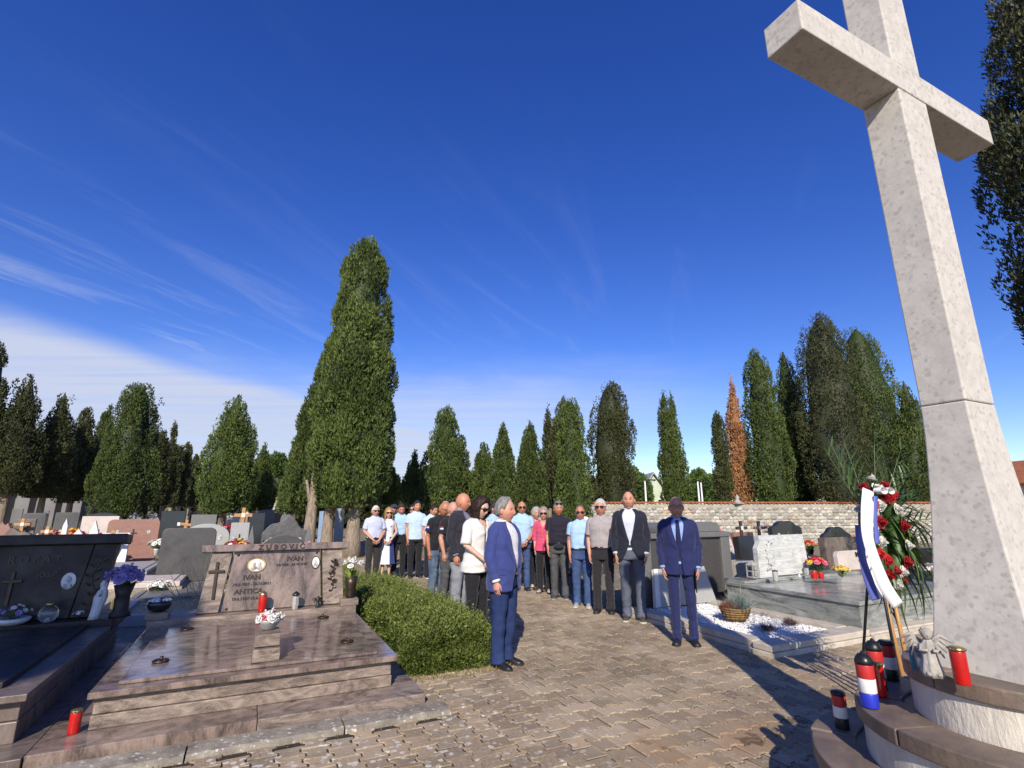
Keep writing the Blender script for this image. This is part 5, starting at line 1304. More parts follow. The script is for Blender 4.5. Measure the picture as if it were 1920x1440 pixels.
def cloth(name, c, rough=.85, kind='noise', c2=None, bump=.0008, bs=260, sheen=.15): return mat(name, c, c2 or tuple(x * .86 for x in c), 14, rough, bump, bs, spec=.25, sheen=sheen, kind=kind)
def head_pt(th, ph, fem=0.):
    """direction angles -> point on a face surface; front is -Y, centre at eye-ear level"""
    ct, st = math.cos(th), math.sin(th); a, b, c = .0775, .098, .120
    s, co = math.sin(ph), math.cos(ph)
    x = a * ct * s; y = -b * ct * co; z = c * st
    zl = min(1, max(0, -st))
    x *= 1 - .25 * zl ** 1.9
    if y > 0: y *= 1 - .42 * zl ** 1.1; z *= 1 - .12 * zl
    else: y *= (1 - .06 * zl); y *= .93 + .07 * abs(co)
    if y < 0:
        fx = lambda x0, w: math.exp(-((x - x0) / w) ** 2)
        fz = lambda z0, w: math.exp(-((z - z0) / w) ** 2)
        sh = max(0., min(1., (.022 - z) / .055)) if z > -.033 else max(0., 1 - (-.033 - z) / .012)
        y -= .018 * sh * math.exp(-(x / (.008 + .008 * sh)) ** 2)
        for e in (-.031, .031):
            y += .012 * fx(e, .018) * fz(.010, .011); y -= .004 * fx(e * 1.25, .016) * fz(-.022, .016)
        y -= .0055 * math.exp(-(x / .045) ** 2) * fz(.032, .009)
        y -= .0065 * fx(0, .022) * (fz(-.055, .006) + fz(-.069, .006)); y += .006 * fx(0, .026) * fz(-.062, .003)
        y -= .006 * fx(0, .021) * fz(-.098, .014)
        y += .004 * fx(0, .03) * fz(-.082, .007)
    return Vector((x, y, z))
HAIRLINE = {
    'full': ([0, .5, .9, 1.15, 1.35, 1.55, 1.9, 3.15], [.070, .066, .045, .0, -.012, .022, -.045, -.070]),
    'receding': ([0, .35, .7, .95, 1.15, 1.32, 1.55, 1.9, 3.15], [.094, .102, .086, .062, .03, .0, .024, -.045, -.070]),
    'fringe': ([0, .8, 1.1, 1.3, 1.55, 1.9, 3.15], [.2, .2, .045, .0, .02, -.045, -.070]),
    'female': ([0, .5, .9, 1.15, 1.4, 1.9, 3.15], [.078, .070, .040, -.02, -.05, -.06, -.07]),
}
def person(label, u, v, Ht, face, top, bottom, hair=('full', (.05, .03, .02)), skin=(.50, .27, .18), shoes=(.02, .02, .02), arms='side', turn=0., nod=0., belly=.0, fem=False, specs=None, extras=(), width=1., sole=None, leanf=0., pos=None, seed=0., feet=True):
    S = Ht / 1.75
    base = at(u, v, 0) if pos is None else Vector((*pos, 0))
    root = thing('person', label, 'person', (base.x, base.y, .0), R(face) - YAW, 'people standing along the path')
    root.scale = (S, S, S)
    W = width * (.90 if fem else 1.)
    sm = skinmat(skin); rnd = random.Random(int(u * 3 + v + seed)); sd = rnd.uniform(0, 40)
    lz = leanf            # forward lean of the upper body
    def bend(p):           # lean above the hips
        p = Vector(p)
        if lz and p.z > .9: k = p.z - .9; p = Vector((p.x, p.y - k * math.sin(lz), .9 + k * math.cos(lz)))
        return p
    # ---- torso profile: z -> side radius, front radius, centre y
    if fem: TZ = [.70, .80, .90, 1.0, 1.08, 1.18, 1.28, 1.36, 1.42, 1.455, 1.48, 1.50]; TX = [.185, .19, .188, .165, .150, .160, .172, .175, .160, .115, .072, .055]; TY = [.13, .135, .13, .115, .108, .115, .128, .118, .09, .07, .058, .052]; CYo = [.01, .01, .01, 0, 0, 0, -.006, -.004, .005, .012, .016, .018]
    else: TZ = [.70, .80, .90, 1.0, 1.08, 1.18, 1.28, 1.36, 1.42, 1.455, 1.485, 1.51]; TX = [.172, .178, .178, .172, .170, .178, .190, .194, .181, .138, .080, .062]; TY = [.122, .126, .126, .120, .118, .122, .128, .122, .098, .078, .064, .058]; CYo = [.005, .005, .003, 0, 0, 0, -.004, 0, .008, .014, .016, .016]
    zz = np.linspace(.70, TZ[-1], 60); ker = np.array([1, 2, 1]) / 4
    sm_ = lambda A: np.convolve(np.pad(np.interp(zz, TZ, A), 1, mode='edge'), ker, 'valid')
    AX, AY, AC = sm_(TX), sm_(TY), sm_(CYo)
    def tp(z, ph, off=0., wr=0.):
        rx, ry, cy = np.interp(z, zz, AX) * W + off, np.interp(z, zz, AY) + off, np.interp(z, zz, AC)
        bl = belly * math.exp(-((z - 1.06) / .14) ** 2); s, c = math.sin(ph), math.cos(ph)
        q = 2 / 2.35
        x = math.copysign(abs(s) ** q, s) * (rx + bl * .45); y = -math.copysign(abs(c) ** q, c) * (ry + (bl if c > 0 else bl * .15)) + cy
        if wr:
            k = .5 - 1.9 * abs(nz3((x + z * .35, y, z), (5.5, 5.5, 9), sd)) + .35 * nz3((x, y, z), (15, 15, 24), sd + 3); x *= 1 + wr * k / max(rx, .05); y *= 1 + wr * k / max(ry, .05)
        return bend((x, y, z))
    def shell(nm, mt, z0, z1, off, wr, m=34, n=44, open_=None, thick=0., parent=None, flare=0.):
        mb = MB(); G = []
        for i in range(m):
            z = z0 + (z1 - z0) * i / (m - 1); o = open_(z) if open_ else 0.; fl = flare * (1 - i / (m - 1)) ** 2
            G.append([tp(z, o + (2 * math.pi - 2 * o) * j / (n if not open_ else n - 1), off + fl, wr) for j in range(n)])
        mb.grid(G, not open_, False, False)
        ob = mb.build(nm, mt, parent or root, True, fixn=False)
        if thick: q = ob.modifiers.new('solid', 'SOLIDIFY'); q.thickness = thick; q.offset = -1
        return ob
    # ---- arms
    sh = .168 * W
    if isinstance(arms, str): arms = (arms, arms)
    AR = {}
    for s, kind in zip((-1, 1), arms):
        if kind == 'side': e, w_, h_ = (s * (sh + .050), .030, 1.125), (s * (sh + .036), -.045, .880), (s * -.02, -.03, -1)
        elif kind == 'back': e, w_, h_ = (s * (sh + .075), .10, 1.15), (s * .07, .17, .95), (-s * .6, .1, -.6)
        elif kind == 'clasp': e, w_, h_ = (s * (sh + .075), -.02, 1.14), (s * .085, -.215 - belly * .6, .955), (-s * .75, -.12, -.65)
        elif kind == 'front': e, w_, h_ = (s * (sh + .06), .02, 1.13), (s * (sh - .01), -.16, .93), (-s * .3, -.25, -.9)
        AR[s] = (bend((s * sh, .006, 1.388)), bend(e), bend(w_), Vector(h_).normalized(), kind)
    body = MB()
    # head
    NT, NP = 46, 60; HC = Vector((0, -.016, 1.610)); HS = 1.14; hr = Matrix.Rotation(R(turn), 3, 'Z') @ Matrix.Rotation(R(nod), 3, 'X')
    NK = Vector((0, .012, 1.50))
    def hw(p):
        q = HC - NK + Vector(p) * HS; return bend(NK + hr @ q)
    G = []; cols = []
    phs = [2 * math.pi * j / NP for j in range(NP)]; phs = [p - .42 * math.sin(p) for p in phs]      # denser at the face
    bald = hair[0] in ('bald', 'fringe', 'receding')
    for i in range(NT):
        th = -math.pi / 2 + .012 + (math.pi - .024) * i / (NT - 1); row = []
        for p in phs:
            q = head_pt(th, p, fem); row.append(hw(q)); c = [1, 1, 1]
            if q.y < 0:
                lip = math.exp(-(q.x / .024) ** 4 - ((q.z + .0615) / .010) ** 2); c = [1 - .22 * lip, 1 - .48 * lip, 1 - .45 * lip]
                red = .16 * (math.exp(-(q.x / .014) ** 2 - ((q.z + .03) / .016) ** 2) + math.exp(-((abs(q.x) - .045) / .018) ** 2 - ((q.z + .025) / .02) ** 2)); c[1] *= 1 - red; c[2] *= 1 - red
                soc = .34 * math.exp(-((abs(q.x) - .031) / .016) ** 2 - ((q.z - .012) / .008) ** 2); c = [k * (1 - soc) for k in c]  # shade of the eye sockets put into the skin tint
                if not fem:
                    be = .16 * math.exp(-((q.z + .075) / .035) ** 2) * (1 if abs(q.x) < .055 else .6); c = [k * (1 - be) for k in c]
            cols.append(tuple(c))
        G.append(row)
    o0 = len(body.v); body.grid(G, True, True, True); body.c[o0:o0 + len(cols)] = cols
    # neck, trunk
    nr = .050 if fem else .060
    N0 = bend((0, .016, 1.44)); N1 = hw((0, .016, -.075)); N2 = hw((0, .012, -.03))
    limb(body, [(*N0, nr * 1.25, nr * 1.2), (*bend((0, .014, 1.49)), nr * 1.02, nr), (*N1, nr * .96, nr * .98), (*N2, nr * .9, nr * .95)], 12, 18)
    Gt = [[tp(z, 2 * math.pi * j / 20, -.016) for j in range(20)] for z in np.linspace(.86, 1.48, 12)]; body.grid(Gt, True, True, True)
    for s in (-1, 1):   # ears
        e = MB(); G2 = []
        for i in range(7):
            a = -1 + 2 * i / 6; rr = math.sqrt(max(.03, 1 - a * a)); G2.append([(s * (.0735 + .011 * rr * math.cos(2 * math.pi * j / 10) * (1 if math.cos(2 * math.pi * j / 10) * 1 > 0 else .4) + .004), .010 + .017 * rr * math.sin(2 * math.pi * j / 10) + a * .004, -.006 + a * .031) for j in range(10)])
        e.grid(G2, True, True, True); body.add([hw(p) for p in e.v], e.f, (1.02, .88, .86))
    # arms with hands
    ak = (.82 if fem else 1.)
    for s in (-1, 1):
        A, E_, Wr, hd, kind = AR[s]; t0 = (Wr - E_).normalized(); mid = E_.lerp(Wr, .32)
        limb(body, [(*A, .052 * ak, .055 * ak), (*A.lerp(E_, .5), .047 * ak, .05 * ak), (*A.lerp(E_, .9), .040 * ak, .041 * ak), (*E_, .040 * ak, .042 * ak), (*mid, .043 * ak, .045 * ak), (*E_.lerp(Wr, .75), .033 * ak, .034 * ak), (*Wr, .026 * ak, .029 * ak), (*(Wr + hd * .035), .021 * ak, .036 * ak), (*(Wr + hd * .075), .018 * ak, .041 * ak), (*(Wr + hd * .098), .012 * ak, .038 * ak)], 26, 14)
        uu = hd.cross(Vector((0, 1, 0))).normalized(); vv = uu.cross(hd).normalized(); inn = uu if uu.x * s < 0 else -uu   # inn: palm side
        if kind in ('clasp',): inn = Vector((0, .9, -.2)).normalized(); vv = hd.cross(inn).normalized()
        K = Wr + hd * .088
        for q, (of, ln) in enumerate(((-.029, .066), (-.010, .076), (.010, .072), (.028, .056))):
            b0 = K + vv * of * ak; c1 = (hd + inn * .25).normalized(); c2 = (hd + inn * .9).normalized(); ln *= ak
            limb(body, [(*(b0 - hd * .012), .0095, .0095), (*(b0 + c1 * ln * .45), .009, .009), (*(b0 + c1 * ln * .45 + c2 * ln * .35), .008, .008), (*(b0 + c1 * ln * .45 + c2 * ln * .62), .0055, .0055)], 8, 8)
        fv = vv if vv.y < 0 else -vv
        b0 = Wr + hd * .03 + fv * .024; c1 = (hd * .75 + fv * .6 + inn * .3).normalized(); c2 = (hd + inn * .4).normalized()
        limb(body, [(*b0, .012, .012), (*(b0 + c1 * .034), .0115, .0115), (*(b0 + c1 * .034 + c2 * .03), .0095, .0095), (*(b0 + c1 * .034 + c2 * .05), .006, .006)], 8, 8)
    # lower legs (seen under skirts)
    if bottom[0] == 'skirt':
        for s in (-1, 1): limb(body, [(s * .075, .0, .62, .06, .065), (s * .075, .0, .48, .05, .055), (s * .08, .015, .34, .048, .052), (s * .085, .01, .12, .030, .035), (s * .085, -.03, .03, .036, .06)], 18, 12)
    body.build('body', sm, root, True)
    # ---- eyes, brows
    if not specs or specs[0] == 'clear':
        for s in (-1, 1):
            mb = MB(); e = Vector((s * .031, -.0745, .0095)); G3 = []
            mb.ball((0, .003, 0), .0125, 10, 8, (1, .8, .5)); mb.v = [hw(Vector(p) + e) for p in mb.v]; eo = mb.build('eye', mat('eye_white', (.20, .16, .14), None, 9, .4), root, True)
            mb = MB(); mb.ball((0, -.0045, 0), .0060, 8, 6, (1, .8, .8)); mb.v = [hw(Vector(p) + e) for p in mb.v]; mb.build('iris', mat('iris_brown', (.03, .02, .014), None, 9, .2), eo, True)
    hc = hair[1]
    hm = mat('hair_%d_%d' % (int(hc[0] * 100), int(hc[2] * 100)), hc, tuple(k * .55 for k in hc), 40, .6, .004, 90, stretch=(1, 1, .25), spec=.3)
    for s in (-1, 1):
        mb = MB(); P = [Vector((s * (.014 + .032 * q / 4), -.0905 + .012 * (q / 4) ** 2 * 1.6, .030 + .006 * math.sin(math.pi * q / 4 * .8))) for q in range(5)]; mb.tube([hw(p) for p in P], [.003, .0045, .0048, .004, .002], 6)
        mb.build('eyebrow', hm if hair[0] != 'bald' else mat('brow_grey', (.16, .12, .10), None, 20, .8), root, True)
    # ---- hair
    st = hair[0]
    if st in HAIRLINE:
        hx, hy = HAIRLINE[st]; th_ = hair[2] if len(hair) > 2 else .014; mb = MB(); idx = {}; V = []; F = []
        NT2, NP2 = 44, 64
        for i in range(NT2):
            th = -.75 + (math.pi / 2 + .74) * i / (NT2 - 1)
            for j in range(NP2):
                ph = 2 * math.pi * j / NP2; q = head_pt(th, ph, fem); a = min(ph, 2 * math.pi - ph); line = float(np.interp(a, hx, hy))
                k = (q.z - line) / .022
                if st == 'fringe': k = min(k, (.070 - q.z) / .02 + (0 if a > 1 else -9))
                kk = max(0., min(1., k)); nrm = q.normalized()
                lift = th_ * kk * (1 + .35 * nz3(q, (45, 45, 30), sd) + .25 * nz3(q, (110, 110, 60), sd)) - .004 * (1 - kk)
                V.append(hw(q + nrm * lift)); idx[(i, j)] = k
        for i in range(NT2 - 1):
            for j in range(NP2):
                j2 = (j + 1) % NP2
                if max(idx[(i, j)], idx[(i, j2)], idx[(i + 1, j)], idx[(i + 1, j2)]) > .0: F.append((i * NP2 + j, i * NP2 + j2, (i + 1) * NP2 + j2, (i + 1) * NP2 + j))
        mb.add(V, F); mb.build('hair', hm, root, True)
        ln = hair[3] if len(hair) > 3 else 0.
        if ln:    # hair hanging to the chin or shoulders
            mb = MB(); G = []; m_ = 16; n_ = 40; a0 = .95
            for i in range(m_):
                t = i / (m_ - 1); z = .045 - t * ln; row = []
                for j in range(n_):
                    a = a0 + (2 * math.pi - 2 * a0) * j / (n_ - 1); kf = 1 + .10 * math.sin(math.pi * min(1, t * 1.1)); wv = 1 + .05 * nz3((math.cos(a) * 3, math.sin(a) * 3, t * .8), (2.5, 2.5, 2), sd) + .03 * math.sin(a * 23 + sd)
                    row.append(hw((math.sin(a) * (.087 * kf) * wv, -math.cos(a) * (.108 * kf) * wv * (1 - .15 * t * (math.cos(a) < 0)) + .004, z + .01 * math.sin(a * 7 + sd))))
                G.append(row)
            mb.grid(G, False); ob = mb.build('hair_lengths', hm, root, True); q = ob.modifiers.new('solid', 'SOLIDIFY'); q.thickness = .012
    if st == 'cap':
        mb = MB(); mb.ball((0, .004, .045), .095, 20, 12, (.88, 1.12, .85)); mb.v = [p for p in mb.v]; mb2 = MB(); mb2.box((0, -.135, .045), (.13, .09, .008)); cm = cloth('navy_cap', hair[1])
        mb.v = [hw(p) for p in mb.v]; c_ = mb.build('cap', cm, root, True); mb2.v = [hw(p) for p in mb2.v]; mb2.build('visor', cm, c_, False, bevel=.003)
    if specs:
        mb = MB(); kind = specs[0]; w2 = .027 if not fem else .030; zc = (.010 if kind != 'up' else .082); yf = (-.106 if kind != 'up' else -.086)
        for s in (-1, 1):
            pts = []
            for j in range(16):
                a = 2 * math.pi * j / 16; pts.append((s * .033 + math.copysign(abs(math.cos(a)) ** .6, math.cos(a)) * w2, math.copysign(abs(math.sin(a)) ** .7, math.sin(a)) * .019))
            curve = lambda x: yf + .012 * (abs(x) / .06) ** 2
            if kind == 'clear': mb.tube([(x, curve(x), zc + z) for x, z in pts + pts[:1]], .0018, 6, False)
            else:
                V = [(x, curve(x), zc + z) for x, z in pts] + [(x, curve(x) + .004, zc + z) for x, z in pts]; n = 16
                mb.add(V, [tuple(range(n)), tuple(reversed(range(n, 2 * n)))] + [(j, j + n, (j + 1) % n + n, (j + 1) % n) for j in range(n)])
            mb.tube([(s * .060, curve(.06) + .002, zc + .008), (s * .079, -.05, zc + .010), (s * .081, .008, zc + .006), (s * .078, .022, zc - .01)], .0025 if kind == 'clear' else .0035, 6)
        mb.tube([(-.008, yf + .002, zc + .006), (0, yf - .001, zc + .009), (.008, yf + .002, zc + .006)], .0025, 6)
        mb.v = [hw(p) for p in mb.v]; mb.build('glasses' if kind == 'clear' else 'sunglasses', LEAD if kind == 'clear' else mat('sunglass_black', (.012, .009, .008), None, 9, .08, kind='flat'), root, kind == 'clear')
    # ---- trousers / skirt
    kindb, cb = bottom[0], bottom[1]
    bm = cb if not isinstance(cb, tuple) else cloth('cloth_%d_%d_%d' % tuple(int(k * 250) for k in cb), cb)
    if kindb != 'skirt':
        lw = bottom[2] if len(bottom) > 2 else 1.
        mb = MB(); hipw = .175 * W if not fem else .172
        Gp = [[tp(z, 2 * math.pi * j / 36, .004 + (z < .9) * .002, .003) for j in range(36)] for z in np.linspace(.80, 1.0, 9)]; mb.grid(Gp, True, True, True)
        for s in (-1, 1):
            fx, fy = s * (.098 + .01 * (rnd.random() - .5)), rnd.uniform(-.02, .02)
            limb(mb, [(s * .088 * W, .004, .95, .092 * W, .118), (s * .090 * W, .004, .86, .094 * W, .122), (s * .092, .0, .76, .089 * lw, .108), (s * .094, -.006, .62, .079 * lw, .092), (fx * .97, -.008, .50, .070 * lw, .078), (fx, .004, .36, .066 * lw, .074), (fx, .012 + fy, .20, .063 * lw, .072), (fx, .010 + fy, .10, .064 * lw, .078), (fx, .006 + fy, .045, .067 * lw, .084)], 48, 24, .010, (6, 6, 15), sd + s * 7)
            if feet:
                sh_ = MB(); toe = s * .022; GG = []
                for yv, hwid, hgt in ((.085, .014, .030), (.08, .028, .055), (.055, .037, .078), (.01, .040, .088), (-.04, .041, .078), (-.09, .045, .058), (-.135, .046, .046), (-.165, .038, .038), (-.185, .018, .026)):
                    GG.append([(fx + toe * (-yv / .18) + hwid * math.cos(a) , yv + fy, .018 + max(0, math.sin(a)) * (hgt - .012) - .006 * (math.sin(a) < 0)) for a in [2 * math.pi * j / 18 for j in range(18)]])
                sh_.grid(GG, True, True, True); so = sh_.build('shoe', mat('shoe_%d_%d' % (int(shoes[0] * 200), int(shoes[2] * 200)), shoes, None, 20, .45 if sole is None else .8), root, True)
                ss = MB(); pl = [(fx + toe * (-yv / .18) + q * hwid * 1.06, yv + fy) for q, seq in ((1, ((.092, .012), (.08, .032), (.04, .040), (-.04, .042), (-.10, .048), (-.15, .046), (-.18, .030), (-.192, .012))), (-1, ((-.192, .012), (-.18, .030), (-.15, .046), (-.10, .048), (-.04, .042), (.04, .040), (.08, .032), (.092, .012)))) for yv, hwid in seq]
                n = len(pl); ss.add([(x, y, .0005) for x, y in pl] + [(x, y, .020) for x, y in pl], [tuple(reversed(range(n))), tuple(range(n, 2 * n))] + [(j, (j + 1) % n, (j + 1) % n + n, j + n) for j in range(n)]); ss.build('sole', mat('sole_%d' % int((sole or (.02,))[0] * 100), sole or (.02, .018, .016), None, 9, .7), so)
        mb.build('trousers', bm, root, True)
    else:
        nav, wht = bottom[1], bottom[2]
        for nm, mt_, a0, a1 in (('skirt_panel', nav, .35, 2 * math.pi - .9), ('skirt_panel', wht, -.9, .35)):
            mb = MB(); G = []
            for z in np.linspace(.36, 1.04, 24):
                f = (1.04 - z) / .68; row = []
                for j in range(40 if a0 > 0 else 14):
                    a = a0 + (a1 - a0) * j / ((40 if a0 > 0 else 14) - 1); k = 1 + .06 * f * math.sin(a * 9 + sd); row.append(bend((math.sin(a) * (.155 * W + .085 * f) * k, -math.cos(a) * (.115 + .07 * f) * k, z)))
                G.append(row)
            mb.grid(G, False); mb.build(nm, mt_, root, True)
        for s in (-1, 1):
            m2 = MB(); m2.box((s * .085, -.06, .022), (.075, .23, .04)); m2.build('shoe', BLACKP, root, bevel=.015)
    # ---- top
    tk, tc = top['kind'], top['c']
    tm = tc if not isinstance(tc, tuple) else cloth('cloth_%d_%d_%d' % tuple(int(k * 250) for k in tc), tc, sheen=.1)
    tuck = top.get('tuck', False)
    def sleeve(mt, frac, r0=.070, r1=.062, wr=.006, parent=None, off=0.):
        for s in (-1, 1):
            A, E_, Wr, hd, _ = AR[s]; mb = MB(); k = .88 if fem else 1.; A0 = bend((s * (sh - .055), .008, 1.418))
            up = A.lerp(E_, .5)
            full = [(*A0, .032 * k + off, .055 * k + off), (*A, r0 * .97 * k, r0 * 1.04 * k), (*up, r0 * .95 * k, r0 * k), (*E_, r1 * k, r1 * 1.06 * k), (*E_.lerp(Wr, .5), r1 * .90 * k, r1 * .95 * k), (*Wr, r1 * .78 * k, r1 * .80 * k)]
            if frac <= 1.:
                e_ = A.lerp(E_, frac); full = full[:2] + [(*A.lerp(E_, frac * .5), r0 * k, r0 * 1.05 * k), (*e_, r1 * 1.02 * k, r1 * 1.10 * k)]
            else:
                e_ = E_.lerp(Wr, frac - 1); full = full[:4] + [(*E_.lerp(Wr, (frac - 1) * .5), r1 * .92 * k, r1 * .97 * k), (*e_, r1 * .80 * k, r1 * .84 * k)]
            limb(mb, full, 12 if frac <= 1 else 30, 20, wr, (8, 8, 14), sd + s * 3)
            mb.build('sleeve', mt, parent or root, True)
            if frac <= 1 and top.get('cuff'):
                mb = MB(); d_ = (e_ - A).normalized() * .014; limb(mb, [(*(e_ - d_ * 1.5), r1 * 1.06 * k, r1 * 1.15 * k), (*(e_ + d_ * .2), r1 * 1.06 * k, r1 * 1.15 * k)], 4, 20); mb.build('cuff', top['cuff'], parent or root, True)
    def collar(mt, spread=.5, r=.066, h=.042, z0=1.495, parent=None, drop=.03):
        mb = MB(); G = []
        k = .9 if fem else 1.
        for i, (dz, dr) in enumerate(((-.012, .004), (.018, -.003), (.023, .001), (.006, .009), (-.026, .017))):
            row = []
            for j in range(25):
                a = spread * .35 + (2 * math.pi - spread * .7) * j / 24; fr = max(0, math.cos(a)); rr = (r + dr) * k; dzz = dz - (drop * fr ** 3 if i >= 3 else 0) - .026 * fr
                row.append(bend((math.sin(a) * rr * 1.02, -math.cos(a) * rr * .98 + .010, z0 + dzz)))
            G.append(row)
        mb.grid(G, False); ob = mb.build('collar', mt, parent or root, True); q = ob.modifiers.new('solid', 'SOLIDIFY'); q.thickness = .003; return ob
    def surf_strip(nm, mt, pts, wd, off, parent=None, thick=.002):
        """strip along (z, phi) points on the torso surface"""
        mb = MB(); G = [[tp(z, ph - w_ * .5, off), tp(z, ph, off + thick), tp(z, ph + w_ * .5, off)] for (z, ph), w_ in zip(pts, wd)]; mb.grid(G, False); return mb.build(nm, mt, parent or root, True)
    def surf_patch(nm, mt, z, ph, w_, h_, off, oval_=False):
        mb = MB(); G = []
        for i in range(7):
            b = -1 + 2 * i / 6; k = math.sqrt(max(.02, 1 - b * b)) if oval_ else 1.; G.append([tp(z + b * h_ / 2, ph + (c_ / 3) * w_ / 2 * k / .17, off) for c_ in (-3, -2, -1, 0, 1, 2, 3)])
        mb.grid(G, False); return mb.build(nm, mt, root, True)
    LOGO = mat('embroidered_badge', (.55, .60, .55), (.30, .42, .55), 60, .8)
    if tk in ('polo', 'shirt', 'tee'):
        z0 = top.get('hem', .985 if tuck else .86)
        shell('shirt', tm, z0, 1.505, .010, .011, 44, 52, flare=0. if tuck else .008)
        sleeve(tm, top.get('sl', .62), .072, .070, .005)
        if tk != 'tee': collar(top.get('col', tm), .55)
        if tk == 'polo': surf_strip('placket', tm, [(z, 0.) for z in np.linspace(1.30, 1.47, 8)], [.16] * 8, .013)
        if tk == 'shirt':
            surf_strip('placket', tm, [(z, 0.) for z in np.linspace(z0, 1.47, 16)], [.17] * 16, .013)
            mb = MB()
            for z in np.linspace(z0 + .06, 1.44, 6): mb.ball(tp(z, 0, .018), .006, 6, 4)
            mb.build('buttons', PORC, root)
            surf_patch('chest_pocket', tm, 1.27, .55, .10, .11, .0135)
        if top.get('logo'): surf_patch('chest_badge', LOGO, 1.31, .58, .06, .07, .0155, True)
        if top.get('patch'):
            for s in (-1, 1):
                A, E_ = AR[s][0], AR[s][1]; pc = A.lerp(E_, .38); side = Vector((s, -.25, 0)).normalized(); fw = side.cross(Vector((0, 0, 1))).normalized()
                for q, (mt_, nm) in enumerate(((REDD, 'red_stripe'), (WHITEP, 'white_stripe'), (BLUEP, 'blue_stripe'))):
                    zt = .030 - q * .022; mb = MB(); G = [[pc + side * (.0785 - .010 * (c_ / 2) ** 2) + fw * c_ * .016 + Vector((s * (-.004) * (zt - dz) * 0, 0, zt - dz)) for c_ in (-2, -1, 0, 1, 2)] for dz in (0, .0215)]; mb.grid(G, False); ob = mb.build(nm, mt_, root, False); qq = ob.modifiers.new('solid', 'SOLIDIFY'); qq.thickness = .003
    elif tk == 'blouse':
        shell('blouse', tm, top.get('hem', .84), 1.475, .020, .012, 40, 48, flare=.02, open_=lambda z: .02 + .55 * max(0, (z - 1.34) / .14) ** 1.2, thick=.003)
        sleeve(tm, top.get('sl', .95), .076, .074, .010)
    elif tk == 'dress':
        shell('bodice', tm, 1.02, 1.46, .008, .005, 30, 44)
    elif tk == 'blazer':
        shm = top['shirt']; shell('shirt', shm, .93, 1.505, .006, .004, 34, 44)
        collar(shm, .7 if not top.get('tie') else .3, .066)
        bz, hem = top.get('button', 1.06), top.get('hem', .80)
        wide = top.get('wide', .36)
        op = lambda z: (wide * max(0, (z - bz) / (1.45 - bz)) ** .8 + .02 if z > bz else .02 + top.get('cut', .22) * ((bz - z) / (bz - hem)) ** 1.5)
        jk = shell('jacket', tm, hem, 1.492, .022, .011, 52, 60, open_=op, thick=.006, flare=.012)
        sleeve(tm, 1.93, .072, .064, .010, off=.010)
        for s in (-1, 1):
            mb = MB(); G = []
            for q in range(16):
                t = q / 15; z = bz + .01 + (1.475 - bz - .01) * t; o = op(z); wl = .34 * math.sin(math.pi * min(1, t * .85 + .06)) ** .7 * (1.0 if t < .68 else (.75 if t < .74 else .9)); G.append([tp(z, s * (o - .02), .026), tp(z, s * (o + wl * .5), .036), tp(z, s * (o + wl), .034)])
            mb.grid(G, False); lp = mb.build('lapel', tm, jk, False); lq = lp.modifiers.new('solid', 'SOLIDIFY'); lq.thickness = .007
            surf_patch('pocket_flap', tm, .96, s * 1.0, .15, .045, .0285)
        mb = MB()
        for z in (bz - .005, bz - .10): mb.ball(tp(z, .10, .030), .009, 8, 5)
        mb.build('buttons', BLACKP, jk)
        collar(tm, 1.5, .076, .05, 1.478, jk, .0)
        for s in (-1, 1):
            A, E_, Wr, hd, _ = AR[s]; d_ = (Wr - E_).normalized(); mb = MB(); limb(mb, [(*(Wr - d_ * .03), .047, .048), (*(Wr + d_ * .012), .045, .046)], 4, 18); mb.build('shirt_cuff', shm, root, True)
        if top.get('tie'):
            mb = MB(); G = []
            for q in range(16):
                z = 1.455 - q * .032; w_ = .018 if q == 0 else (.024 if q < 2 else .020 + .0016 * q); c_ = tp(min(z, 1.46), 0, .016); G.append([c_ + Vector((-w_, .004, 0)), c_ + Vector((0, -.005, 0)), c_ + Vector((w_, .004, 0))])
            mb.grid(G, False); mb.build('tie', top['tie'], root, True)
        if tuck is not None:
            mb = MB()
            for z in np.linspace(1.0, 1.40, 5): mb.ball(tp(z, 0, .010), .005, 6, 4)
            mb.build('shirt_buttons', PORC, root)
    if tuck or tk == 'blazer':
        mb = MB(); G = [[tp(z, 2 * math.pi * j / 40, .0125) for j in range(40)] for z in (.965, .972, .995, 1.002)]; mb.grid(G, True); b_ = mb.build('belt', mat('leather_black', (.018, .014, .012), None, 20, .4), root, True); mb = MB(); mb.box(tp(.984, 0, .016), (.045, .008, .034)); mb.build('buckle', LEAD, b_, bevel=.003)
    # ---- extras
    for ex in extras:
        if ex == 'waist_bag':
            mb = MB(); G = [[tp(z, 2 * math.pi * j / 40, .020 + belly * .1) for j in range(40)] for z in (.955, .985)]; mb.grid(G, True); bg_ = mb.build('waist_strap', BLACKP, root)
            mb = MB(); mb.ball((0, 0, 0), 1., 16, 10, (.092, .038, .050)); c_ = tp(.935, 0, .036); mb.v = [tuple(Vector(p) + c_) for p in mb.v]; mb.build('waist_bag', cloth('navy_nylon', (.02, .022, .035)), root, True)
        if ex == 'watch':
            A, E_, Wr, hd, _ = AR[1]; d_ = (Wr - E_).normalized(); mb = MB(); limb(mb, [(*(Wr - d_ * .022), .0315, .0335), (*(Wr - d_ * .002), .0305, .0325)], 4, 16); mb.build('watch', BLACKP, root, True)
        if ex == 'watch_white':
            A, E_, Wr, hd, _ = AR[1]; d_ = (Wr - E_).normalized(); mb = MB(); limb(mb, [(*(Wr - d_ * .022), .027, .029), (*(Wr - d_ * .002), .026, .028)], 4, 16); mb.build('watch', WHITEP, root, True)
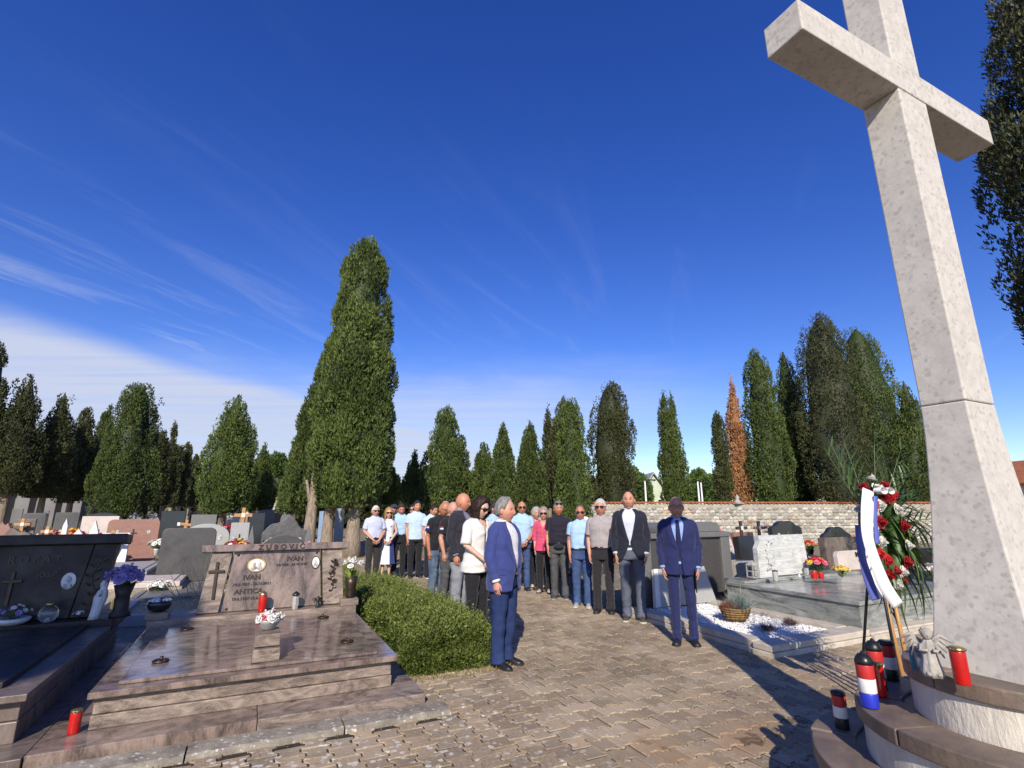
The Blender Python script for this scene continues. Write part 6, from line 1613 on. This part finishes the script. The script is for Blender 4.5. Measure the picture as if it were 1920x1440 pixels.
        if ex == 'earring':
            mb = MB(); mb.ball((0, 0, 0), .007, 8, 6); mb.v = [hw(Vector(p) + Vector((-.079, .006, -.045))) for p in mb.v]; mb.build('earring', PORC, root, True)
        if ex == 'folder':
            A, E_, Wr, hd, _ = AR[1]; mb = MB(); c_ = Wr + Vector((-.035, -.01, -.13)); mb.box(c_, (.012, .20, .27), rx=R(12)); mb.build('black_folder', BLACKP, root, bevel=.002)
        if ex == 'handbag':
            A, E_, Wr, hd, _ = AR[-1]; mb = MB(); mb.box(Wr + Vector((-.05, -.02, -.16)), (.10, .26, .18)); hb = mb.build('handbag', mat('tan_leather', (.10, .05, .03), None, 20, .5), root, bevel=.03); mb = MB(); c_ = Wr + Vector((-.05, -.02, -.07)); mb.tube([c_ + Vector((0, -.08, 0)), c_ + Vector((0, -.05, .10)), c_ + Vector((0, .05, .10)), c_ + Vector((0, .08, 0))], .008, 6); mb.build('handle', BLACKP, hb)
    return root

JEAN = mat('blue_denim', (.06, .10, .22), (.035, .06, .15), 9, .9, .001, 200, spec=.2, stretch=(1, 1, .4)); JEAND = mat('dark_blue_denim', (.024, .042, .125), (.014, .026, .082), 9, .9, .001, 200, spec=.2, stretch=(1, 1, .4)); JEANG = mat('grey_denim', (.10, .10, .105), (.06, .06, .065), 9, .9, .001, 200, spec=.2)
JEANW = mat('washed_denim', (.13, .18, .26), (.06, .09, .15), 6, .9, .001, 200, spec=.2, stretch=(1, 1, .4)); JEANL = mat('light_grey_denim', (.27, .28, .31), (.19, .20, .225), 8, .9, .001, 200, spec=.2)
SLATE = mat('slate_denim', (.115, .13, .175), (.08, .09, .125), 8, .9, .001, 200, spec=.2)
NAVYB = cloth('navy_blazer_wool', (.014, .016, .030)); BLUEB = cloth('blue_blazer_wool', (.038, .054, .195)); SUITB = cloth('suit_navy', (.016, .022, .092)); DARKB = cloth('dark_blazer_wool', (.022, .021, .032))
LBLUE = cloth('light_blue_cotton', (.36, .53, .74)); LBLUE2 = cloth('pale_blue_cotton', (.47, .60, .76)); LAV = cloth('lavender_cotton', (.50, .53, .68)); WHT = cloth('white_cotton', (.74, .74, .76)); STRP = cloth('striped_pale_cotton', (.55, .58, .70)); GRYS = cloth('grey_cotton', (.34, .31, .315)); SKYS = cloth('sky_blue_cotton', (.25, .36, .68)); WHTB = cloth('white_silk', (.68, .66, .63), .5); LILS = cloth('mauve_cotton', (.20, .18, .26))
BLK = (.014, .014, .018)
people = [
    # right hand row, front to back
    dict(label='bald man with glasses in a navy blue suit and tie holding a black folder', u=1286, v=1206, Ht=1.785, face=-16, top=dict(kind='blazer', c=SUITB, shirt=SKYS, tie=cloth('navy_tie', (.012, .016, .06)), button=1.10, wide=.34, cut=.10, tuck=None), bottom=('trousers', SUITB, .86), hair=('bald', (.1, .07, .06)), skin=(.48, .26, .18), shoes=(.014, .016, .026), specs=('clear',), extras=('folder',), turn=6),
    dict(label='tall man in open navy blazer, pale shirt, slate jeans and brown shoes', u=1190, v=1163, Ht=1.91, face=-16, top=dict(kind='blazer', c=NAVYB, shirt=STRP, button=1.04, wide=.42, cut=.50), bottom=('trousers', SLATE), hair=('receding', (.03, .02, .015), .007), skin=(.50, .28, .19), shoes=(.07, .05, .035), sole=(.55, .52, .46), turn=2),
    dict(label='white haired man with sunglasses in a grey short sleeved shirt', u=1134, v=1148, Ht=1.79, face=-14, top=dict(kind='shirt', c=GRYS, tuck=True, sl=.80), bottom=('trousers', (.022, .021, .027)), hair=('full', (.62, .60, .58), .012), skin=(.52, .27, .18), specs=('dark',), belly=.025, turn=-4),
    dict(label='shorter man with sunglasses in a light blue polo and blue jeans', u=1093, v=1137, Ht=1.69, face=-12, top=dict(kind='polo', c=LBLUE, tuck=True, logo=True), bottom=('trousers', JEAN, 1.08), hair=('receding', (.14, .12, .11), .010), skin=(.47, .22, .13), shoes=(.33, .34, .35), sole=(.55, .55, .55), specs=('dark',), belly=.03, turn=4),
    dict(label='man in a dark navy polo wearing a black waist bag and grey jeans', u=1050, v=1122, Ht=1.77, face=-6, top=dict(kind='polo', c=cloth('dark_navy_pique', (.016, .014, .026)), tuck=True), bottom=('trousers', JEANG, 1.05), hair=('full', (.22, .21, .20), .016), skin=(.46, .22, .13), shoes=(.06, .06, .06), sole=(.3, .3, .3), specs=('up',), extras=('waist_bag',), belly=.045, turn=10),
    dict(label='grey haired woman with sunglasses in a bright pink blouse', u=1021, v=1110, Ht=1.66, face=-10, fem=True, top=dict(kind='blouse', c=cloth('hot_pink_cotton', (.62, .07, .17)), sl=1.35, hem=.84), bottom=('trousers', BLK, 1.08), hair=('female', (.30, .28, .27), .024, .10), skin=(.52, .30, .22), specs=('dark',), shoes=(.45, .36, .3), turn=6),
    dict(label='grey haired woman in a red blouse carrying a brown handbag, behind the pink blouse', u=1006, v=1100, Ht=1.66, face=6, fem=True, top=dict(kind='blouse', c=cloth('bright_red_cotton', (.50, .012, .022)), sl=.95), bottom=('trousers', BLK), hair=('female', (.42, .41, .40), .026, .08), skin=(.50, .28, .21), shoes=(.5, .45, .4), extras=('handbag',), turn=12),
    dict(label='bald man with sunglasses in a light blue polo and jeans behind the blue blazer', u=979, v=1106, Ht=1.79, face=4, top=dict(kind='polo', c=LBLUE, logo=True, hem=.92), bottom=('trousers', JEAN), hair=('bald', (.1, .1, .1)), skin=(.46, .23, .14), specs=('dark',), arms='clasp', extras=('watch',), belly=.03),
    # left hand row
    dict(label='grey haired man in a bright blue blazer, white shirt and dark jeans at the front', u=944, v=1248, Ht=1.745, face=57, top=dict(kind='blazer', c=BLUEB, shirt=WHT, button=1.02, wide=.38, cut=.22, hem=.765), bottom=('trousers', JEAND, 1.06), hair=('receding', (.26, .25, .245), .022), skin=(.55, .29, .21), shoes=(.012, .012, .013), turn=10, belly=.035, width=1.06),
    dict(label='dark haired woman with sunglasses in a white blouse and black trousers', u=893, v=1196, Ht=1.79, face=48, fem=True, top=dict(kind='blouse', c=WHTB, sl=.98, hem=.80), bottom=('trousers', BLK, 1.12), hair=('female', (.028, .014, .010), .03, .155), skin=(.58, .40, .31), specs=('dark',), arms='clasp', extras=('earring',), nod=16, turn=4, width=1.08),
    dict(label='tall bald man in a dark navy blazer and pale grey jeans', u=860, v=1160, Ht=1.88, face=66, top=dict(kind='blazer', c=DARKB, shirt=LILS, button=1.06, wide=.40), bottom=('trousers', JEANL), hair=('bald', (.1, .07, .06)), skin=(.50, .24, .15), shoes=(.3, .3, .3), turn=12, nod=4),
    dict(label='bald man with glasses in a black T-shirt with flag patch, washed jeans, nearer one', u=818, v=1130, Ht=1.78, face=42, top=dict(kind='tee', c=(.013, .013, .016), patch=True, hem=.90, sl=.72), bottom=('trousers', JEANW, 1.06), hair=('bald', (.1, .1, .1)), skin=(.42, .19, .11), specs=('clear',), turn=16, nod=18, leanf=.12, belly=.045, width=1.08),
    dict(label='bald man in a black T-shirt with flag patch half hidden behind the dark blazer', u=838, v=1136, Ht=1.76, face=62, top=dict(kind='tee', c=(.013, .013, .016), patch=True, hem=.90, sl=.72), bottom=('trousers', JEANG), hair=('bald', (.3, .28, .27)), skin=(.50, .27, .20), turn=8, nod=6, leanf=.05),
    # group at the back
    dict(label='older man with short white hair in a light blue polo behind the black T-shirts', u=830, v=1098, Ht=1.80, face=34, top=dict(kind='polo', c=LBLUE), bottom=('trousers', BLK), hair=('full', (.45, .42, .40), .008), skin=(.50, .28, .21), turn=10),
    dict(label='dark haired man in a light blue polo looking right, next to the black T-shirt man', u=806, v=1083, Ht=1.74, face=30, top=dict(kind='polo', c=LBLUE2), bottom=('trousers', BLK), hair=('full', (.02, .016, .013), .014), skin=(.48, .25, .16), shoes=(.02, .02, .02), sole=(.6, .6, .58), turn=26, nod=12),
    dict(label='man with sunglasses pushed up on dark hair in a pale polo, hands at his sides', u=776, v=1082, Ht=1.83, face=24, top=dict(kind='polo', c=LBLUE2), bottom=('trousers', BLK), hair=('full', (.035, .03, .028), .016), skin=(.48, .25, .16), specs=('up',), turn=6, nod=-4),
    dict(label='dark haired woman with sunglasses in black half hidden behind the polo shirts', u=769, v=1066, Ht=1.74, face=2, fem=True, top=dict(kind='blouse', c=cloth('black_cotton', (.014, .013, .015)), sl=1.6), bottom=('trousers', BLK), hair=('female', (.018, .012, .010), .03, .22), skin=(.55, .36, .28), specs=('dark',)),
    dict(label='dark haired man with bowed head in a light blue polo with chest badge', u=745, v=1082, Ht=1.78, face=16, top=dict(kind='polo', c=LBLUE, tuck=True, logo=True), bottom=('trousers', BLK), hair=('full', (.04, .028, .02), .018), skin=(.45, .21, .13), turn=8, nod=20),
    dict(label='blonde woman with sunglasses in a patterned white top and long navy and white skirt', u=722, v=1085, Ht=1.66, face=16, fem=True, top=dict(kind='dress', c=mat('floral_cotton', (.66, .67, .72), (.16, .18, .36), 9, .8, lo=.56, hi=.64)), bottom=('skirt', cloth('navy_skirt', (.035, .055, .20)), WHT), hair=('female', (.42, .25, .11), .022, .30), skin=(.58, .38, .28), specs=('dark',), arms='clasp', extras=('watch_white',), turn=6),
    dict(label='old white haired man with dark glasses in a lavender short sleeved shirt, hands clasped', u=696, v=1088, Ht=1.71, face=30, top=dict(kind='shirt', c=LAV, tuck=True, sl=.82), bottom=('trousers', (.030, .028, .030), 1.12), hair=('full', (.72, .70, .66), .010), skin=(.52, .29, .21), specs=('dark',), arms='clasp', belly=.03, turn=2),
    dict(label='person in a navy peaked cap behind the bowed and blonde figures', u=733, v=1060, Ht=1.77, face=20, top=dict(kind='polo', c=cloth('navy_cotton', (.02, .025, .05))), bottom=('trousers', BLK), hair=('cap', (.022, .035, .085)), skin=(.46, .22, .14), turn=10),
    dict(label='dark haired man in a light blue polo between the white blouse and blue blazer', u=926, v=1122, Ht=1.77, face=52, top=dict(kind='polo', c=LBLUE), bottom=('trousers', BLK), hair=('full', (.03, .024, .02), .014), skin=(.46, .23, .15), specs=('dark',), turn=8),
]
for p in people: person(**p)
# ------------------------------------------------------------------ funeral wreath on its stand
def wreath():
    PX, PY = 4.90, 2.78
    t = thing('funeral_wreath', 'large funeral wreath of palm fronds, red and white flowers and ribbon on a stand', 'wreath', (PX, PY, 0))
    C = dep(1654, 1000, 4.66); cz = C.z; ox, oy = C.x - PX, C.y - PY
    # wreath ring: oval, facing left of the camera
    rt = Vector((math.cos(R(4)), math.sin(R(4)), 0)); up = Vector((0, 0, 1)); nrm = Vector((rt.y, -rt.x, 0))   # nrm towards viewer-left
    O = Vector((ox, oy, cz)); r = random.Random(5)
    def P(a, rr, d=0.): return O + rt * (math.cos(a) * .22 * rr) + up * (math.sin(a) * .35 * rr) + nrm * d
    m = MB(); m.tube([P(2 * math.pi * q / 32, 1.) for q in range(33)], .07, 10, False); m.build('wreath_core', LEAFG, t, smooth=True)
    n = 12
    for q in range(n):
        a = 2 * math.pi * q / n + .2
        for k, rr in enumerate((.9, 1.16, 1.30)):
            m = MB(); c = P(a + k * .2, rr, (.075, .05, -.015)[k] + r.uniform(-.01, .015)); d = nrm * (1, 1, .25)[k] + (P(a, 1.6) - O).normalized() * (.1, .5, 1.)[k]
            blossom(m, c, r.uniform(.05, .06), d, 15, 5, r)
            m.build('blossom', (P_DRED, P_WHITE, P_RED, P_DRED, P_WHITE)[(q + k) % 5], t)
    # small leaves around the ring
    m = MB()
    for q in range(320):
        a = r.uniform(0, 6.3); b = P(a, r.uniform(.8, 1.1), r.uniform(-.03, .05)); dd = (P(a, 2) - O).normalized() * r.uniform(.05, .15) + nrm * r.uniform(-.08, .08) + Vector((r.uniform(-.05, .05), r.uniform(-.05, .05), r.uniform(-.05, .05))); leaf(m, b, b + dd, r.uniform(.008, .018), .15, 3)
    m.build('greenery', LEAFG, t, smooth=True)
    # palm fronds fanning up and to the right behind the ring
    PALM = mat('palm_green', (.075, .125, .035), (.04, .08, .022), 8, .4)
    cam_r = Vector((math.cos(YAW), -math.sin(YAW), 0))
    B = O - nrm * .10
    for q, (ang, L) in enumerate(((100, .80), (88, .86), (76, .84), (64, .80), (52, .70), (112, .72), (38, .62), (20, .58), (5, .55), (-12, .52), (-30, .5), (-50, .55), (-68, .6), (-82, .6))):
        m = MB(); a = R(ang); d0 = cam_r * math.cos(a) + up * math.sin(a) + Vector((math.sin(YAW), math.cos(YAW), 0)) * r.uniform(.0, .35)
        pts = [B + cam_r * .06 + d0 * L * 1.1 * s / 10 - up * (.10 * (s / 10) ** 2 * math.cos(a)) for s in range(11)]; m.tube(pts, [.007 * (1 - s / 14) for s in range(11)], 5)
        for s in range(2, 11):
            for sd in (-1, 1):
                side = (pts[s] - pts[s - 1]).normalized(); w = side.cross(Vector((math.sin(YAW), math.cos(YAW), 0))).normalized() * sd
                ll = L * .36 * (1.05 - abs(s - 5) / 9); leaf(m, pts[s], pts[s] + side * ll * .72 + w * ll * .6 + Vector((r.uniform(-.02, .02), r.uniform(-.05, .05), r.uniform(-.03, .01))), .010, .08, 4)
        m.build('palm_frond', PALM, t, smooth=True)
    m = MB()   # broad strap leaves drooping below
    for q in range(150):
        a = R(r.uniform(-100, 60)); L = r.uniform(.24, .52); b = B + cam_r * r.uniform(.02, .28) + up * r.uniform(-.3, .25); d0 = cam_r * math.cos(a) * .7 + up * (math.sin(a) - .25) + nrm * r.uniform(-.1, .3); leaf(m, b, b + d0 * L, r.uniform(.011, .02), .2, 6)
    m.build('strap_leaves', mat('lime_strap', (.12, .19, .04), (.03, .065, .018), 6, .4), t, smooth=True)
    # ribbon
    RB = mat('white_satin', (.82, .80, .80), (.74, .72, .74), 12, .45); RBB = mat('blue_satin', (.10, .12, .42), None, 12, .4); RBR = mat('red_satin', (.45, .03, .04), None, 12, .4)
    rn = (Vector((-.83, -.47, 0)) + nrm * .8).normalized()
    def ribbon(nm, keys, wd, mt, off):
        m = MB(); G = []; K = cat([tuple(k) for k in keys], 26)
        for i, k in enumerate(K):
            p = Vector(k[:3]); tt = Vector(K[min(i + 1, 25)][:3] - K[max(i - 1, 0)][:3]).normalized(); s = tt.cross(rn).normalized(); wv = .004 * math.sin(i * .38 + off)
            G.append([p - s * wd + nrm * wv, p - s * wd * .3 - nrm * wv * .6, p + s * wd * .3 + nrm * wv * .4, p + s * wd - nrm * wv])
        m.grid(G, False); o = m.build(nm, mt, t, True); q = o.modifiers.new('solid', 'SOLIDIFY'); q.thickness = .002
    def D(u, v, d): return dep(u, v, d * 1.11) - Vector((PX, PY, 0))
    ribbon('ribbon_tail', [D(1628, 918, 4.0), D(1626, 960, 3.93), D(1627, 1005, 3.90), D(1640, 1050, 3.90), D(1660, 1100, 3.91), D(1685, 1136, 3.93)], .046, RB, 0)
    ribbon('ribbon_tail', [D(1612, 985, 4.02), D(1616, 1040, 4.0), D(1628, 1085, 3.99), D(1642, 1125, 3.99)], .034, RBB, 1.)
    ribbon('ribbon_tail', [D(1622, 1000, 4.06), D(1630, 1060, 4.05), D(1648, 1122, 4.04)], .04, RB, 2.)
    ribbon('ribbon_tail', [D(1641, 930, 3.96), D(1642, 975, 3.95), D(1645, 1020, 3.94)], .016, RBB, .4)
    m = MB()
    for s in (-1, 1):
        G = []
        for q in range(13): a = 2 * math.pi * q / 12; c = O + rt * -.06 + up * .36 + nrm * .10 + rt * s * (.06 - .06 * math.cos(a)) + up * .03 * math.sin(a); G.append([c - nrm * .03, c + nrm * .03])
        m.grid(G, False)
    m.build('ribbon_bow', RB, t, smooth=True)
    # stand
    hub = O - nrm * .08 - up * .05
    for dx, dy, mt in ((-.10, -.03, LEAD), (.36, .10, LEAD), (.06, .42, LEAD)):
        m = MB(); m.tube([hub + up * .1, Vector((dx + ox * .5, dy + oy * .5, 0))], [.012, .012], 8); m.build('stand_leg', mt, t, smooth=True)
    for dx, dy in ((.02, .02), (.13, .0)):
        m = MB(); m.tube([hub + Vector((dx, dy, -.1)), Vector((ox + dx * .6, oy + dy * .6, 0))], [.015, .018], 8); m.build('wooden_stake', WOODL, t, smooth=True)
wreath()
